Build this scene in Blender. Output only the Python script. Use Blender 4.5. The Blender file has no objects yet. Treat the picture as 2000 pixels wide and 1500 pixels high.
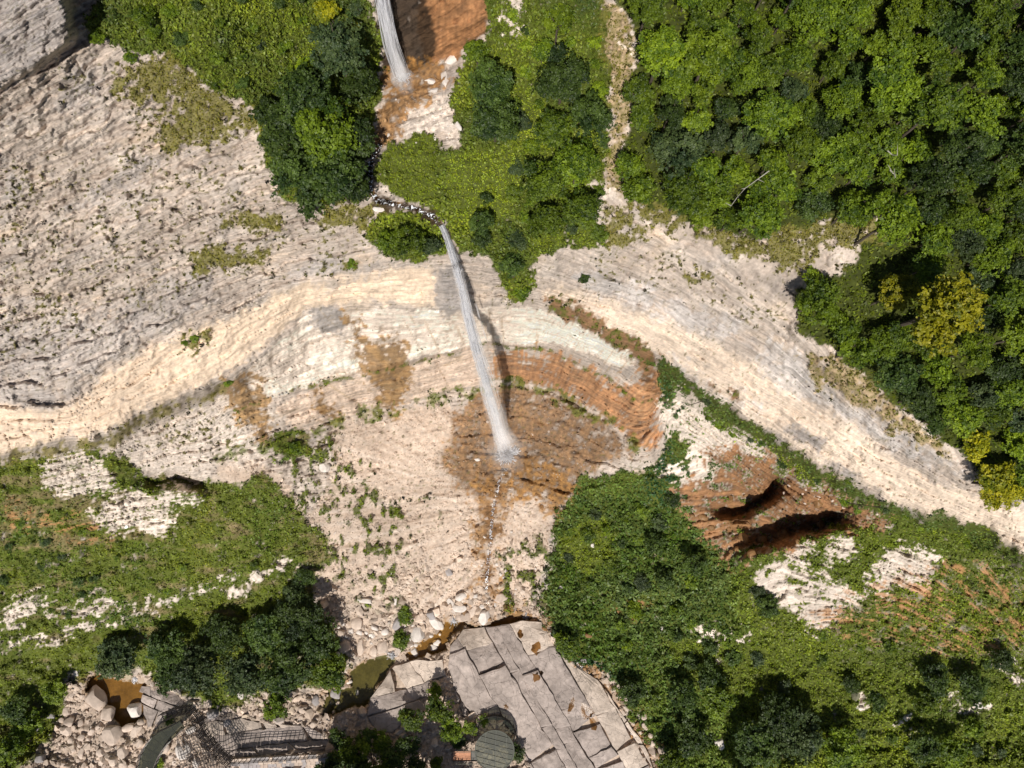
import bpy, math, random
import numpy as np
from mathutils import Vector, Matrix
random.seed(7)
RNG = np.random.default_rng(11)
SC = bpy.context.scene
COL = SC.collection

# ------------------------------------------------------------------ camera, sky, sun
CAMH = 150.0                       # metres above the river
PITCH = math.radians(6.0)          # the lens looks almost straight down
FPX = 1333.0
cam_d = bpy.data.cameras.new('camera')
cam_d.sensor_width = 36.0
cam_d.lens = 24.0
cam_d.clip_start = 0.5
cam_d.clip_end = 2000.0
cam = bpy.data.objects.new('camera', cam_d)
cam.location = (0, 0, CAMH)
cam.rotation_euler = (PITCH, 0, 0)
COL.objects.link(cam)
SC.camera = cam

SUN_EL = 54.0
world = bpy.data.worlds.new('World')
SC.world = world
world.use_nodes = True
wn = world.node_tree
wn.nodes.clear()
sky = wn.nodes.new('ShaderNodeTexSky')
sky.sky_type = 'NISHITA'
sky.sun_disc = False
sky.sun_elevation = math.radians(SUN_EL)
sky.sun_rotation = math.radians(180.0 + 8.0)
bg = wn.nodes.new('ShaderNodeBackground')
bg.inputs['Strength'].default_value = 0.06
wo = wn.nodes.new('ShaderNodeOutputWorld')
wn.links.new(sky.outputs[0], bg.inputs[0])
wn.links.new(bg.outputs[0], wo.inputs[0])
sun_d = bpy.data.lights.new('sun', 'SUN')
sun_d.energy = 4.9
sun_d.angle = math.radians(0.5)
sun_d.color = (1.0, 0.945, 0.87)
sun = bpy.data.objects.new('sun', sun_d)
sun.rotation_euler = (math.radians(90 - SUN_EL), 0, math.radians(-8.0))   # shines towards +Y and downwards
sun.location = (0, -60, 200)
COL.objects.link(sun)
SC.view_settings.view_transform = 'Standard'
SC.view_settings.look = 'None'
SC.view_settings.exposure = 0.0
SC.view_settings.gamma = 1.0
SC.view_settings.use_curve_mapping = False
SC.cycles.max_bounces = 10
SC.cycles.diffuse_bounces = 4
SC.cycles.volume_bounces = 5
SC.cycles.transparent_max_bounces = 80

# ------------------------------------------------------------------ small tools
_perm = np.random.default_rng(5).permutation(1024)
_perm = np.concatenate([_perm, _perm])
_ang = np.random.default_rng(6).random(1024) * 2 * np.pi
_gx, _gy = np.cos(_ang), np.sin(_ang)

def perlin(x, y, seed=0):
    x = np.asarray(x, float) + seed * 17.31
    y = np.asarray(y, float) + seed * 9.77
    xi = np.floor(x).astype(np.int64); yi = np.floor(y).astype(np.int64)
    xf = x - xi; yf = y - yi
    u = xf * xf * xf * (xf * (xf * 6 - 15) + 10)
    v = yf * yf * yf * (yf * (yf * 6 - 15) + 10)
    def g(ix, iy, dx, dy):
        h = _perm[_perm[ix & 1023] + (iy & 1023)]
        return _gx[h] * dx + _gy[h] * dy
    a = g(xi, yi, xf, yf); b = g(xi + 1, yi, xf - 1, yf)
    c = g(xi, yi + 1, xf, yf - 1); d = g(xi + 1, yi + 1, xf - 1, yf - 1)
    return (a + u * (b - a) + v * ((c + u * (d - c)) - (a + u * (b - a)))) * 1.5

def fbm(x, y, octv=4, seed=0, gain=0.5, lac=2.03):
    s = 0; a = 1; t = 0
    for k in range(octv):
        s = s + a * perlin(x, y, seed + k * 3)
        t += a; a *= gain; x = x * lac; y = y * lac
    return s / t

def sstep(a, b, x):
    t = np.clip((x - a) / (b - a), 0, 1)
    return t * t * (3 - 2 * t)

CP, SP = math.cos(PITCH), math.sin(PITCH)
def unproj(u, v, d):
    """picture position and depth below the camera height -> world position"""
    lx = (u - 1000.0) / FPX; ly = (750.0 - v) / FPX
    y = ly * CP + SP; z = ly * SP - CP
    t = d / -z
    return np.stack([lx * t, y * t, CAMH - d + 0 * t], -1)

def proj(x, y, z):
    zz = z - CAMH
    ly = y * CP + zz * SP; lz = -y * SP + zz * CP
    return 1000.0 + FPX * x / -lz, 750.0 - FPX * ly / -lz

# ------------------------------------------------------------------ coarse fields over the site
U0, V0, U1, V1 = -720, -720, 2720, 2200
def laplace(curves, step=8):
    nx = int((U1 - U0) / step) + 1; ny = int((V1 - V0) / step) + 1
    pts = []
    for c in curves:
        for a, b in zip(c[:-1], c[1:]) if len(c) > 1 else [(c[0], c[0])]:
            n = max(2, int(math.hypot(a[0] - b[0], a[1] - b[1]) / 3))
            t = np.linspace(0, 1, n)
            pts.append(np.stack([a[0] + (b[0] - a[0]) * t, a[1] + (b[1] - a[1]) * t, a[2] + (b[2] - a[2]) * t], -1))
    P = np.concatenate(pts)
    F = None
    for k in (16, 8, 4, 2, 1):
        st = step * k
        mx = int(math.ceil((U1 - U0) / st)) + 1; my = int(math.ceil((V1 - V0) / st)) + 1
        if k == 1: mx, my = nx, ny
        ix = np.clip(np.round((P[:, 0] - U0) / st).astype(int), 0, mx - 1)
        iy = np.clip(np.round((P[:, 1] - V0) / st).astype(int), 0, my - 1)
        cnt = np.zeros((my, mx)); sm = np.zeros((my, mx))
        np.add.at(cnt, (iy, ix), 1); np.add.at(sm, (iy, ix), P[:, 2])
        fix = cnt > 0; val = np.where(fix, sm / np.maximum(cnt, 1), 0)
        if F is None:
            F = np.full((my, mx), P[:, 2].mean())
        else:
            yy = np.clip(np.arange(my) / 2, 0, F.shape[0] - 1.001); xx = np.clip(np.arange(mx) / 2, 0, F.shape[1] - 1.001)
            y0 = yy.astype(int); x0 = xx.astype(int); fy = (yy - y0)[:, None]; fx = (xx - x0)[None]
            F = (F[y0][:, x0] * (1 - fx) + F[y0][:, x0 + 1] * fx) * (1 - fy) + (F[y0 + 1][:, x0] * (1 - fx) + F[y0 + 1][:, x0 + 1] * fx) * fy
        F[fix] = val[fix]
        for it in range({16: 500, 8: 300, 4: 220, 2: 160, 1: 120}[k]):
            G = np.pad(F, 1, mode='edge')
            F = (G[:-2, 1:-1] + G[2:, 1:-1] + G[1:-1, :-2] + G[1:-1, 2:]) * 0.25
            F[fix] = val[fix]
    return F

def sample(F, u, v, step=8):
    x = np.clip((u - U0) / step, 0, F.shape[1] - 1.001); y = np.clip((v - V0) / step, 0, F.shape[0] - 1.001)
    x0 = x.astype(int); y0 = y.astype(int); fx = x - x0; fy = y - y0
    return (F[y0, x0] * (1 - fx) + F[y0, x0 + 1] * fx) * (1 - fy) + (F[y0 + 1, x0] * (1 - fx) + F[y0 + 1, x0 + 1] * fx) * fy

# depth below the camera along lines of the site (ridges, rims, feet, river)
DC = [
 [(-700,-700,45),(-700,200,52),(-700,900,78)], [(-700,1150,118),(-700,1700,138),(-700,2180,132)],
 [(2700,-700,40),(2700,300,52),(2700,1000,78)], [(2700,1480,132),(2700,2180,138)],
 [(-700,-700,45),(0,-700,40),(800,-700,32),(1600,-700,36),(2700,-700,40)],
 [(-700,2180,132),(0,2000,136),(600,1850,141),(1000,1850,143),(1500,2180,142),(2700,2180,138)],
 # river
 [(-700,1380,145),(-100,1430,148),(100,1410,149),(230,1350,150),(300,1330,150),(420,1392,150),(600,1370,150.4),(720,1310,150.4),(800,1262,150),(900,1215,149.6),(1050,1208,149),(1140,1280,149),(1230,1370,149),(1290,1500,149),(1320,1800,149),(1400,2180,149)],
 [(900,1260,147.8),(960,1380,147),(1000,1500,147),(1010,1700,146)], [(1060,1235,147.8),(1150,1350,147.6),(1240,1500,148)],
 [(740,1340,148),(800,1400,147.2)], [(310,1360,149),(420,1470,147.5),(640,1475,147.5)], [(120,1480,148),(0,1500,143)],
 # talus fan and plunge basin
 [(980,880,138.5),(960,980,142),(950,1100,146),(955,1190,148.6)], [(760,830,129),(790,1000,139),(790,1150,146.5),(780,1225,149)],
 [(610,880,124),(640,1050,138),(670,1210,148)], [(1040,1000,143),(1060,1180,148.3)],
 # foot, middle and rim of the amphitheatre
 [(420,905,112),(530,866,116),(640,826,123),(760,798,128),(900,768,131),(1000,746,130.5),(1080,766,128),(1160,806,121),(1255,872,115)],
 [(470,800,102),(560,770,101),(640,745,101),(800,703,102),(950,672,100),(1060,680,100),(1180,735,101),(1255,795,102)],
 [(425,748,84),(480,716,81),(600,606,76),(680,592,74),(760,598,73),(850,600,72),(930,598,70),(1000,596,70),(1080,608,71),(1150,640,73),(1262,694,79)],
 [(520,570,70),(700,524,65),(800,514,63),(870,482,60.5),(960,512,61.5),(1060,500,62),(1180,452,61.5)],
 # upper valley
 [(690,145,57),(790,155,57),(900,112,56)], [(690,-20,49.5),(850,-25,49.5),(960,40,50)], [(690,-300,40),(960,-300,40)],
 [(735,300,58.5),(722,370,59.5),(860,425,60)], [(900,330,57),(1000,330,57)], [(1100,200,54),(1150,0,51),(1150,-300,44)],
 [(400,60,47),(600,100,53),(500,260,57)], [(650,330,57.5),(620,400,59)], [(300,-300,38),(500,-100,44)],
 # left rock
 [(-200,260,49),(0,163,48.5),(60,130,47.5),(138,62,46),(112,-30,44),(90,-300,40)], [(-200,285,51.5),(0,182,50.6),(70,150,50),(150,82,49.5),(153,-30,49.5),(170,-200,47)],
 [(0,300,58),(250,300,58),(480,290,58.5)], [(0,500,66),(300,480,65),(580,450,62.5)], [(0,700,75),(250,650,72),(450,590,70)],
 [(-400,950,84),(-60,905,83),(0,882,82.5),(130,858,82),(200,850,82),(300,797,82),(425,742,83)],
 [(-400,975,100),(-60,930,102),(0,906,102),(130,882,103),(205,874,104),(310,824,104),(432,772,100)],
 # left lower slope
 [(0,1000,112)],[(-300,1100,114),(0,1080,118)],[(240,1010,118)],[(330,975,116.5),(395,972,116.5)],[(300,912,111),(340,908,112),(400,925,113)],[(290,935,120),(345,938,122),(398,942,120)],[(320,958,113.5),(380,962,114)],[(500,935,117)],
 [(0,1200,129),(300,1150,132),(480,1120,134),(560,1110,137)],[(0,1270,134),(140,1250,137),(300,1205,139),(500,1150,140)],[(0,1290,140),(200,1285,145),(450,1280,147),(620,1290,149)],[(600,1150,143),(540,1000,128)],
 # right band, high and low side
 [(1272,690,80),(1290,700,81),(1400,778,84),(1560,880,87),(1600,908,88),(1700,966,90),(1800,1000,91),(1930,1030,92),(2010,1088,93),(2500,1330,98)],
 [(1276,720,102),(1296,770,104),(1400,822,106),(1540,905,109),(1600,940,111),(1690,992,113),(1800,1025,114),(1920,1055,115),(1990,1112,116.5),(2450,1365,120)],
 [(1200,370,59),(1400,480,62),(1480,505,62.5)], [(1560,640,67),(1650,740,70),(1760,830,74),(1880,930,79),(2010,985,81)], [(1200,580,69),(1400,650,73),(1600,790,79)],
 [(1300,100,51),(1500,300,54),(1740,430,60),(1720,600,64.5)],[(1900,200,50)],[(1900,700,65)],
 # lower right
 [(1278,880,113),(1290,860,112)],[(1275,900,122),(1282,930,123)],[(1300,900,115)],[(1400,880,112),(1530,932,117)],[(1330,985,124),(1430,1020,128)],[(1480,970,126),(1500,945,122)],
 [(1405,1005,134),(1480,985,135),(1520,930,131)],[(1470,1000,121),(1510,985,120)],[(1470,1062,131),(1560,1035,132),(1640,1018,130)],[(1455,1098,124),(1500,1078,121.5),(1580,1052,119.5),(1640,1040,118)],[(1560,1000,124),(1650,985,120)],
 [(1200,1000,135),(1350,1060,132)],[(1130,935,131)],[(1500,1170,130),(1620,1150,126)],[(1800,1110,121),(2000,1180,124)],[(1300,1250,143),(1500,1300,140),(1700,1300,138)],[(2000,1450,137),(1700,1450,142),(1400,1450,146)],[(1080,1100,146),(1100,1230,147.5)],[(2000,1300,130)],
 [(1210,1300,146.5),(1300,1420,147),(1340,1520,147)],
]
# bedding: equal values follow one bed along the rock
SCV = [
 [(420,905,0),(530,866,0),(640,826,0),(760,798,0),(900,768,0),(1000,746,0),(1080,766,0),(1160,806,0),(1260,880,0)],
 [(450,810,6),(560,775,7),(640,747,7),(800,705,8),(950,674,7),(1060,682,7),(1180,737,7),(1270,800,8)],
 [(-400,950,18),(0,882,18),(130,858,18),(200,848,18),(300,797,18),(425,742,18),(600,606,18),(680,592,18),(760,598,18),(850,600,18),(930,598,18),(1000,596,18),(1080,608,18),(1150,640,18),(1272,690,18),(1400,778,18),(1560,880,18),(1700,966,18),(2000,1085,18),(2500,1330,18)],
 [(-300,880,27),(0,780,27),(120,790,27),(350,640,27),(520,560,27),(700,530,27),(870,500,27),(1000,520,27),(1250,590,27),(1500,740,27),(1700,880,27),(2000,1020,27)],
 [(-300,720,44),(0,560,44),(250,440,44),(480,340,44),(600,320,44)], [(-700,650,62),(-300,420,62),(0,230,62),(150,140,62),(300,40,62),(600,-150,62)],[(-700,390,80),(-300,150,80),(0,-30,80),(200,-160,80)],[(-700,180,94),(-300,-60,94),(0,-240,94),(200,-360,94)],[(-700,-100,112),(0,-520,112)],[(-700,-400,130),(-200,-700,130)],
 [(1180,400,36),(1380,490,36),(1560,620,36),(1700,780,36),(1900,940,36)],
 [(0,1100,-20),(300,1030,-20),(480,980,-14)],[(0,1240,-34),(300,1180,-34),(480,1120,-34)],[(0,1400,-48),(600,1380,-48)],
 [(1300,800,-4),(1400,900,-8),(1500,1000,-14)],[(1420,820,10),(1550,915,8)],[(1480,1080,-24),(1700,1180,-24)],[(1650,1030,-12),(1900,1080,-6),(2000,1120,0)],[(1600,1260,-44),(2000,1330,-30)],
 [(950,1000,-20),(950,1200,-40)],
]
DF = laplace(DC)
SF = laplace(SCV)
def blur(F, n=1):
    for _ in range(n):
        G = np.pad(F, 1, mode='edge')
        F = (G[:-2, 1:-1] + G[2:, 1:-1] + G[1:-1, :-2] + G[1:-1, 2:] + 2 * F) / 6
    return F
DF = blur(DF, 1); SF = blur(SF, 6)

# polygon masks on a 4 px raster
MS = 4
MX = int((U1 - U0) / MS) + 1; MY = int((V1 - V0) / MS) + 1
def raster(polys, br=2):
    M = np.zeros((MY, MX))
    for p in polys:
        p = np.array(p, float)
        x0 = max(0, int((p[:, 0].min() - U0) / MS)); x1 = min(MX - 1, int((p[:, 0].max() - U0) / MS) + 1)
        y0 = max(0, int((p[:, 1].min() - V0) / MS)); y1 = min(MY - 1, int((p[:, 1].max() - V0) / MS) + 1)
        gx, gy = np.meshgrid(U0 + MS * np.arange(x0, x1 + 1), V0 + MS * np.arange(y0, y1 + 1))
        ins = np.zeros(gx.shape, bool)
        for (ax, ay), (bx, by) in zip(p, np.roll(p, -1, 0)):
            if ay == by: continue
            c = ((ay > gy) != (by > gy)) & (gx < (bx - ax) * (gy - ay) / (by - ay) + ax)
            ins ^= c
        M[y0:y1 + 1, x0:x1 + 1] = np.maximum(M[y0:y1 + 1, x0:x1 + 1], ins)
    return blur(M, br * 4)
def ribbon(line, w):
    """polygons along a polyline of half width w"""
    out = []
    for a, b in zip(line[:-1], line[1:]):
        dx, dy = b[0] - a[0], b[1] - a[1]; l = math.hypot(dx, dy) + 1e-6
        nx, ny = -dy / l * w, dx / l * w; ex, ey = dx / l * w * .6, dy / l * w * .6
        out.append([(a[0] + nx - ex, a[1] + ny - ey), (b[0] + nx + ex, b[1] + ny + ey), (b[0] - nx + ex, b[1] - ny + ey), (a[0] - nx - ex, a[1] - ny - ey)])
    return out
# ------------------------------------------------------------------ terrain grid
def axis(lo, hi, a, b, st):
    mid = np.arange(a, b + st, st)
    left = []; x = a; s = st
    while x > lo: s *= 1.12; x -= s; left.append(max(x, lo))
    right = []; x = mid[-1]; s = st
    while x < hi: s *= 1.12; x += s; right.append(min(x, hi))
    return np.array(left[::-1] + list(mid) + right)
AU = axis(-700, 2700, -40, 2040, 2.7)
AV = axis(-700, 2180, -40, 1540, 2.7)
U, V = np.meshgrid(AU, AV)
WU = U + 12 * fbm(U / 55, V / 55, 5, 1, .6); WV = V + 12 * fbm(U / 55, V / 55, 5, 2, .6)
F1 = fbm(U / 60, V / 60, 4, 3); F2 = fbm(U / 22, V / 22, 3, 4); F3 = fbm(U / 8, V / 8, 2, 5); F4 = fbm(U / 150, V / 150, 3, 6)
S = sample(SF, WU * .5 + U * .5, WV * .5 + V * .5)
def mask(polys, soft=.5, rag=.5, br=3, warp=1.0, streak=0, lines=0):
    m = sample(raster(polys, br), U + (WU - U) * warp * 1.6, V + (WV - V) * warp * 1.6, MS)
    n = (F1 * .7 + F2 * 1.0 + F3 * .7) * 1.5 + streak * RUN + lines * ST2
    return sstep(.5 - soft * .5, .5 + soft * .5, m + n * rag * (m > .02))

D = sample(DF, WU, WV)
Z0 = np.zeros_like(U)
C = np.zeros(U.shape + (3,))
def col(*c): return np.array(c)
def paint(m, c, k=1.0):
    global C
    w = (np.clip(m, 0, 1) * k)[..., None]
    C = C * (1 - w) + np.asarray(c) * w
def tone(c, n, amt):   # colour with natural mottling
    return np.asarray(c) * (1 + amt * n)[..., None]

ROCK = col(.43, .375, .335); PALE = col(.60, .535, .485); CREAM = col(.57, .462, .362); GREY = col(.29, .275, .275)
TALUS = col(.49, .405, .34); ORANGE = col(.36, .175, .072); BROWN = col(.17, .095, .045); WET = col(.035, .022, .013)
SOILG = col(.075, .095, .016); OLIVE = col(.15, .14, .04); TAN = col(.36, .27, .16)

# beds: streak noise that runs along the bedding
along = U * .85 + V * .5 * np.tanh((U - 900) / 450)
ST1 = fbm(S * .55, along / 260, 3, 11); ST2 = fbm(S * 1.7, along / 120, 3, 12); ST3 = perlin(S * 4.3, along / 60, 13)
ang = np.arctan2(U - 1000, 980 - V)
RUN = fbm(ang * 42, S / 16, 3, 31)
dipS = perlin(S * .9, along / 400, 14)
C[:] = ROCK
paint(sstep(-.25, .35, F1 + .7 * ST1), PALE * .96, .75)
paint(sstep(.1, .55, fbm(U / 90, V / 70, 4, 21) + .4 * ST2), GREY * 1.1, .45)
paint(sstep(.15, .6, fbm(U / 120, V / 60, 4, 22) + .3 * ST1), CREAM, .6)

# thin recessed beds
LN = np.maximum(sstep(.07, .0, np.abs(perlin(S * .75, along / 500, 15))), .7 * sstep(.09, .0, np.abs(perlin(S * 1.9, along / 240, 16))))
# --- region polygons -------------------------------------------------------
P = {}
P['slab_tl'] = [[(-700,-700),(110,-700),(112,-20),(140,50),(135,68),(60,132),(0,164),(-700,500)]]
P['cream_left'] = [[(-700,900),(0,790),(110,805),(200,740),(330,660),(480,610),(600,545),(700,530),(860,525),(870,600),(700,590),(600,600),(480,705),(420,738),(300,793),(200,846),(0,884),(-700,1000)]]
P['cream_right'] = [[(1040,560),(1130,560),(1280,615),(1480,712),(1620,800),(1800,930),(2000,1000),(2600,1250),(2600,1400),(2000,1085),(1800,1005),(1600,905),(1400,775),(1270,690),(1140,620)]]
P['grey_left'] = [[(-100,610),(60,640),(150,620),(300,560),(420,520),(440,560),(330,640),(220,700),(110,800),(0,780),(-100,760)],[(130,140),(200,150),(190,200),(120,230),(90,200)],[(280,300),(320,310),(200,400),(130,410)],[(0,340),(60,350),(40,390),(0,400)],[(650,500),(760,515),(700,545),(600,560),(540,540)]]
P['grey_right'] = [[(1490,660),(1570,680),(1640,780),(1780,850),(1890,930),(1800,900),(1640,810),(1500,740)],[(1100,520),(1250,560),(1450,640),(1420,660),(1200,590)],[(1300,690),(1420,770),(1500,800),(1440,800),(1340,740)]]
P['shade_and_stain'] = [[(598,608),(668,592),(680,640),(690,650),(630,650),(610,640)],[(850,520),(890,520),(900,600),(875,620),(850,600)],[(1560,830),(1620,870),(1600,885),(1500,820)],[(1600,890),(1680,930),(1700,950),(1620,920)]]
P['white_bowl'] = [[(480,725),(600,612),(760,604),(930,604),(1010,598),(1090,614),(1160,648),(1255,698),(1215,718),(1120,680),(1020,668),(950,672),(800,700),(640,742),(560,770),(500,790)],
                   [(1290,785),(1340,772),(1400,835),(1490,870),(1450,890),(1400,880),(1330,860),(1310,830),(1300,860)],[(1400,850),(1470,860),(1520,905),(1470,915),(1420,890)]]
P['pink_bowl'] = [[(540,790),(640,750),(800,708),(940,680),(945,750),(880,770),(760,795),(640,822),(560,845)]]
P['greyrock_bl'] = [[(180,862),(320,824),(430,775),(500,790),(540,860),(520,900),(420,905),(400,960),(300,925),(220,905)]]
P['outcrops'] = [[(75,925),(132,888),(190,900),(222,950),(170,972),(110,962)],[(180,1000),(250,965),(330,970),(345,1000),(330,1035),(220,1040)],[(310,955),(370,950),(395,975),(350,985)],
   [(0,1200),(40,1172),(90,1163),(105,1178),(60,1192),(0,1210)],[(1475,1095),(1530,1100),(1600,1130),(1700,1165),(1680,1190),(1640,1195),(1600,1232),(1540,1190),(1500,1160),(1470,1130)],
   [(1530,1072),(1580,1055),(1600,1070),(1560,1095),(1600,1110),(1545,1098)],[(1620,1060),(1650,1048),(1680,1090),(1640,1080),(1640,1110),(1615,1095)],[(1690,1130),(1720,1090),(1760,1068),(1800,1072),(1830,1092),(1815,1130),(1770,1155),(1745,1160)],
   [(1380,750),(1430,770),(1400,780)],[(1330,1225),(1400,1230),(1460,1240),(1400,1250)],[(1385,1255),(1420,1290),(1400,1285)],[(1670,1355),(1700,1365),(1690,1380)],[(1930,1280),(1975,1295),(1960,1305)],[(1960,1310),(2010,1320),(2010,1335)],[(1290,895),(1320,905),(1350,925),(1330,940),(1290,915)],
   [(1860,1370),(1930,1380),(1900,1400),(1850,1390)],[(1740,1395),(1790,1422),(1780,1424)]]
P['thin_beds'] = ribbon([(-60,1275),(0,1262),(60,1255),(110,1242),(150,1232),(230,1215),(300,1200)], 4) + ribbon([(160,1180),(210,1172)], 5) + ribbon([(300,1176),(340,1168),(400,1148),(462,1122)], 4) + ribbon([(440,1165),(490,1140)], 5) + ribbon([(0,1230),(40,1225)], 4) + ribbon([(500,1122),(555,1102)], 5) + ribbon([(100,1200),(200,1190),(260,1185)], 3)
P['talus'] = [[(640,830),(760,800),(880,780),(900,850),(960,950),(1080,985),(1085,1010),(1060,1100),(1040,1150),(1070,1200),(1080,1240),(880,1240),(720,1290),(660,1260),(620,1170),(600,1090),(590,1020),(640,960),(660,900)],
              [(420,905),(500,900),(560,930),(600,1010),(660,1090),(650,1110),(600,1080),(540,1020),(480,970),(410,940)]]
P['riverbed'] = [[(-60,1500),(60,1480),(120,1400),(130,1340),(190,1310),(290,1320),(360,1370),(430,1400),(520,1360),(700,1320),(760,1260),(860,1200),(900,1180),(1070,1200),(1090,1290),(1190,1320),(1290,1500),(1300,1620),(1000,1640),(800,1640),(640,1500),(200,1560)]]
P['upper_bed'] = [[(790,205),(850,172),(890,188),(898,292),(872,284),(850,262),(780,284),(755,292),(740,270)]]
P['up_outcrop'] = [[(1000,-60),(1035,-60),(1020,30),(1000,72),(985,70),(992,20)],[(1225,65),(1245,80),(1240,110),(1222,100)],[(1155,345),(1200,370),(1215,395),(1180,390)]]
P['tan_strip'] = [[(1150,-60),(1190,0),(1240,60),(1245,110),(1222,200),(1238,230),(1215,290),(1212,390),(1170,370),(1195,260),(1190,150),(1170,80)],[(1570,690),(1640,700),(1700,740),(1800,840),(1870,890),(1820,880),(1740,830),(1650,780),(1590,740)]]
P['olive_grass'] = [[(215,160),(262,125),(330,110),(400,160),(450,195),(502,215),(500,252),(440,252),(430,282),(310,298),(322,220),(280,190),(215,188)],
   [(1215,385),(1330,425),(1400,455),(1480,470),(1640,425),(1745,425),(1700,480),(1640,470),(1560,485),(1480,500),(1400,478),(1330,450),(1230,410)],[(620,405),(760,400),(720,440),(650,440)],[(1320,525),(1370,530),(1390,550),(1350,552)],[(1480,480),(1560,480),(1610,500),(1560,530),(1500,515)],
   [(420,430),(560,415),(560,440),(430,450)],[(370,510),(430,490),(560,480),(540,500),(400,530)],[(350,665),(405,650),(415,660),(375,682),(355,680)],[(668,505),(705,505),(708,525),(680,530)],[(1180,390),(1230,420),(1260,460),(1200,480),(1175,440)]]
P['lush'] = [[(165,40),(240,-60),(260,-700),(1000,-700),(1000,-60),(1180,-60),(1190,150),(1195,290),(1172,390),(1176,480),(1100,490),(1040,500),(960,505),(900,505),(872,440),(840,405),(800,392),(745,372),(728,330),(760,285),(830,255),(862,290),(900,290),(885,200),(890,150),(960,50),(930,-60),(690,-60),(745,60),(745,180),(720,300),(715,400),(560,400),(505,270),(500,210),(440,190),(380,150),(320,110),(250,100),(170,60)],
   [(715,450),(740,415),(800,412),(858,430),(875,492),(820,512),(760,505),(720,480)],[(960,505),(1050,500),(1040,560),(1010,600),(985,560)]]
P['forest_floor'] = [[(1190,-700),(2720,-700),(2720,1250),(2300,1110),(2000,975),(1930,950),(1890,895),(1800,830),(1700,745),(1640,690),(1570,660),(1540,570),(1640,540),(1700,470),(1745,425),(1640,430),(1480,465),(1400,455),(1330,430),(1215,385),(1212,330),(1238,230),(1220,190),(1245,100),(1240,50),(1190,-20)]]
P['green_band'] = [[(1275,700),(1300,700),(1400,782),(1560,885),(1700,972),(1800,1008),(1930,1035),(2010,1092),(2700,1430),(2720,2200),(1350,2200),(1300,1560),(1290,1480),(1180,1310),(1090,1285),(1065,1180),(1085,1010),(1120,960),(1130,930),(1280,915),(1300,830),(1285,760)]]
P['green_left'] = [[(-720,960),(0,905),(130,882),(200,875),(300,930),(420,940),(520,930),(600,1010),(660,1090),(620,1120),(610,1180),(650,1230),(690,1310),(600,1340),(420,1385),(290,1315),(190,1310),(130,1340),(110,1420),(60,1490),(-50,1540),(200,1620),(650,1540),(830,1640),(1010,1660),(1010,1900),(1350,2200),(-720,2200)],[(530,850),(600,835),(612,880),(560,915),(530,890)]]
P['bare_in_green'] = [[(1350,845),(1400,835),(1440,850),(1530,905),(1545,930),(1600,945),(1690,995),(1740,1010),(1740,1030),(1650,1030),(1560,1060),(1480,1090),(1420,1110),(1410,1080),(1350,1010),(1310,970),(1330,930),(1350,900)],[(1290,780),(1340,770),(1400,830),(1350,860),(1320,850),(1300,870)]]
P['brown_alcove'] = [[(1370,890),(1440,880),(1530,908),(1540,935),(1600,950),(1690,995),(1740,1012),(1740,1030),(1650,1028),(1560,1060),(1480,1090),(1420,1110),(1410,1080),(1350,1010),(1310,970),(1330,950),(1390,930)]]
P['orange_band'] = [[(965,690),(1060,684),(1180,735),(1230,760),(1262,700),(1292,692),(1290,780),(1285,870),(1270,880),(1235,860),(1160,802),(1080,760),(1000,738),(965,740)]]
P['orange_up'] = [[(800,-700),(940,-700),(960,60),(905,115),(840,125),(815,60)]]
P['dark_up'] = [[(690,-700),(834,-700),(838,20),(852,104),(800,145),(750,140),(742,60)]]
P['pool_up'] = [[(742,150),(800,125),(862,122),(880,165),(850,180),(800,215),(780,285),(740,300),(725,280),(745,200)]]
P['ochre_left'] = [[(670,596),(690,615),(705,650),(740,672),(790,668),(808,720),(798,760),(790,800),(748,812),(735,760),(700,700),(688,650)],[(432,748),(500,728),(528,780),(520,800),(530,858),(508,866),(480,820),(450,800)],[(600,770),(620,765),(660,800),(680,810),(660,820),(620,800)]]
P['basin_brown'] = [[(930,762),(1000,748),(1080,768),(1160,806),(1235,872),(1190,900),(1140,930),(1110,985),(1060,965),(990,965),(925,970),(880,935),(862,895),(895,860),(880,820),(905,800)]]
P['ochre_basin'] = [[(960,900),(1060,890),(1120,940),(1110,1000),(1080,1010),(1040,950),(980,930)],[(940,940),(1000,930),(1020,960),(975,1010),(960,1100),(965,1180),(935,1180),(940,1060),(930,990)],[(1040,1195),(1075,1215),(1075,1250),(1050,1220),(880,1215),(900,1200)],[(1130,1280),(1180,1330),(1240,1400),(1290,1480),(1280,1500),(1210,1390),(1130,1310)]]
P['brown_rim'] = [[(1070,582),(1130,592),(1210,645),(1290,688),(1292,722),(1258,706),(1150,648),(1080,608)],[(1380,740),(1450,780),(1440,790),(1390,760)]]
P['brown_slope'] = [[(0,985),(120,1010),(230,1050),(180,1060),(0,1020)],[(1700,1150),(1800,1110),(1930,1105),(2000,1150),(2010,1240),(1900,1290),(1800,1260),(1660,1230),(1560,1210)]]
P['veg_speck'] = [[(-60,330),(250,290),(520,300),(580,400),(720,470),(690,540),(400,560),(300,600),(200,640),(0,720),(-60,740)],[(1180,470),(1320,500),(1480,560),(1560,640),(1480,640),(1300,560),(1150,540)],[(90,150),(190,140),(190,180),(120,215),(80,200)],[(250,195),(320,200),(320,310),(240,350),(250,260)],[(950,560),(1100,570),(1280,680),(1260,690),(1100,600),(980,590)],[(1540,500),(1680,520),(1560,560)],
   [(500,860),(640,832),(680,900),(640,1000),(560,930)],[(200,830),(420,760),(500,870),(380,930),(220,900)]]
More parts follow.
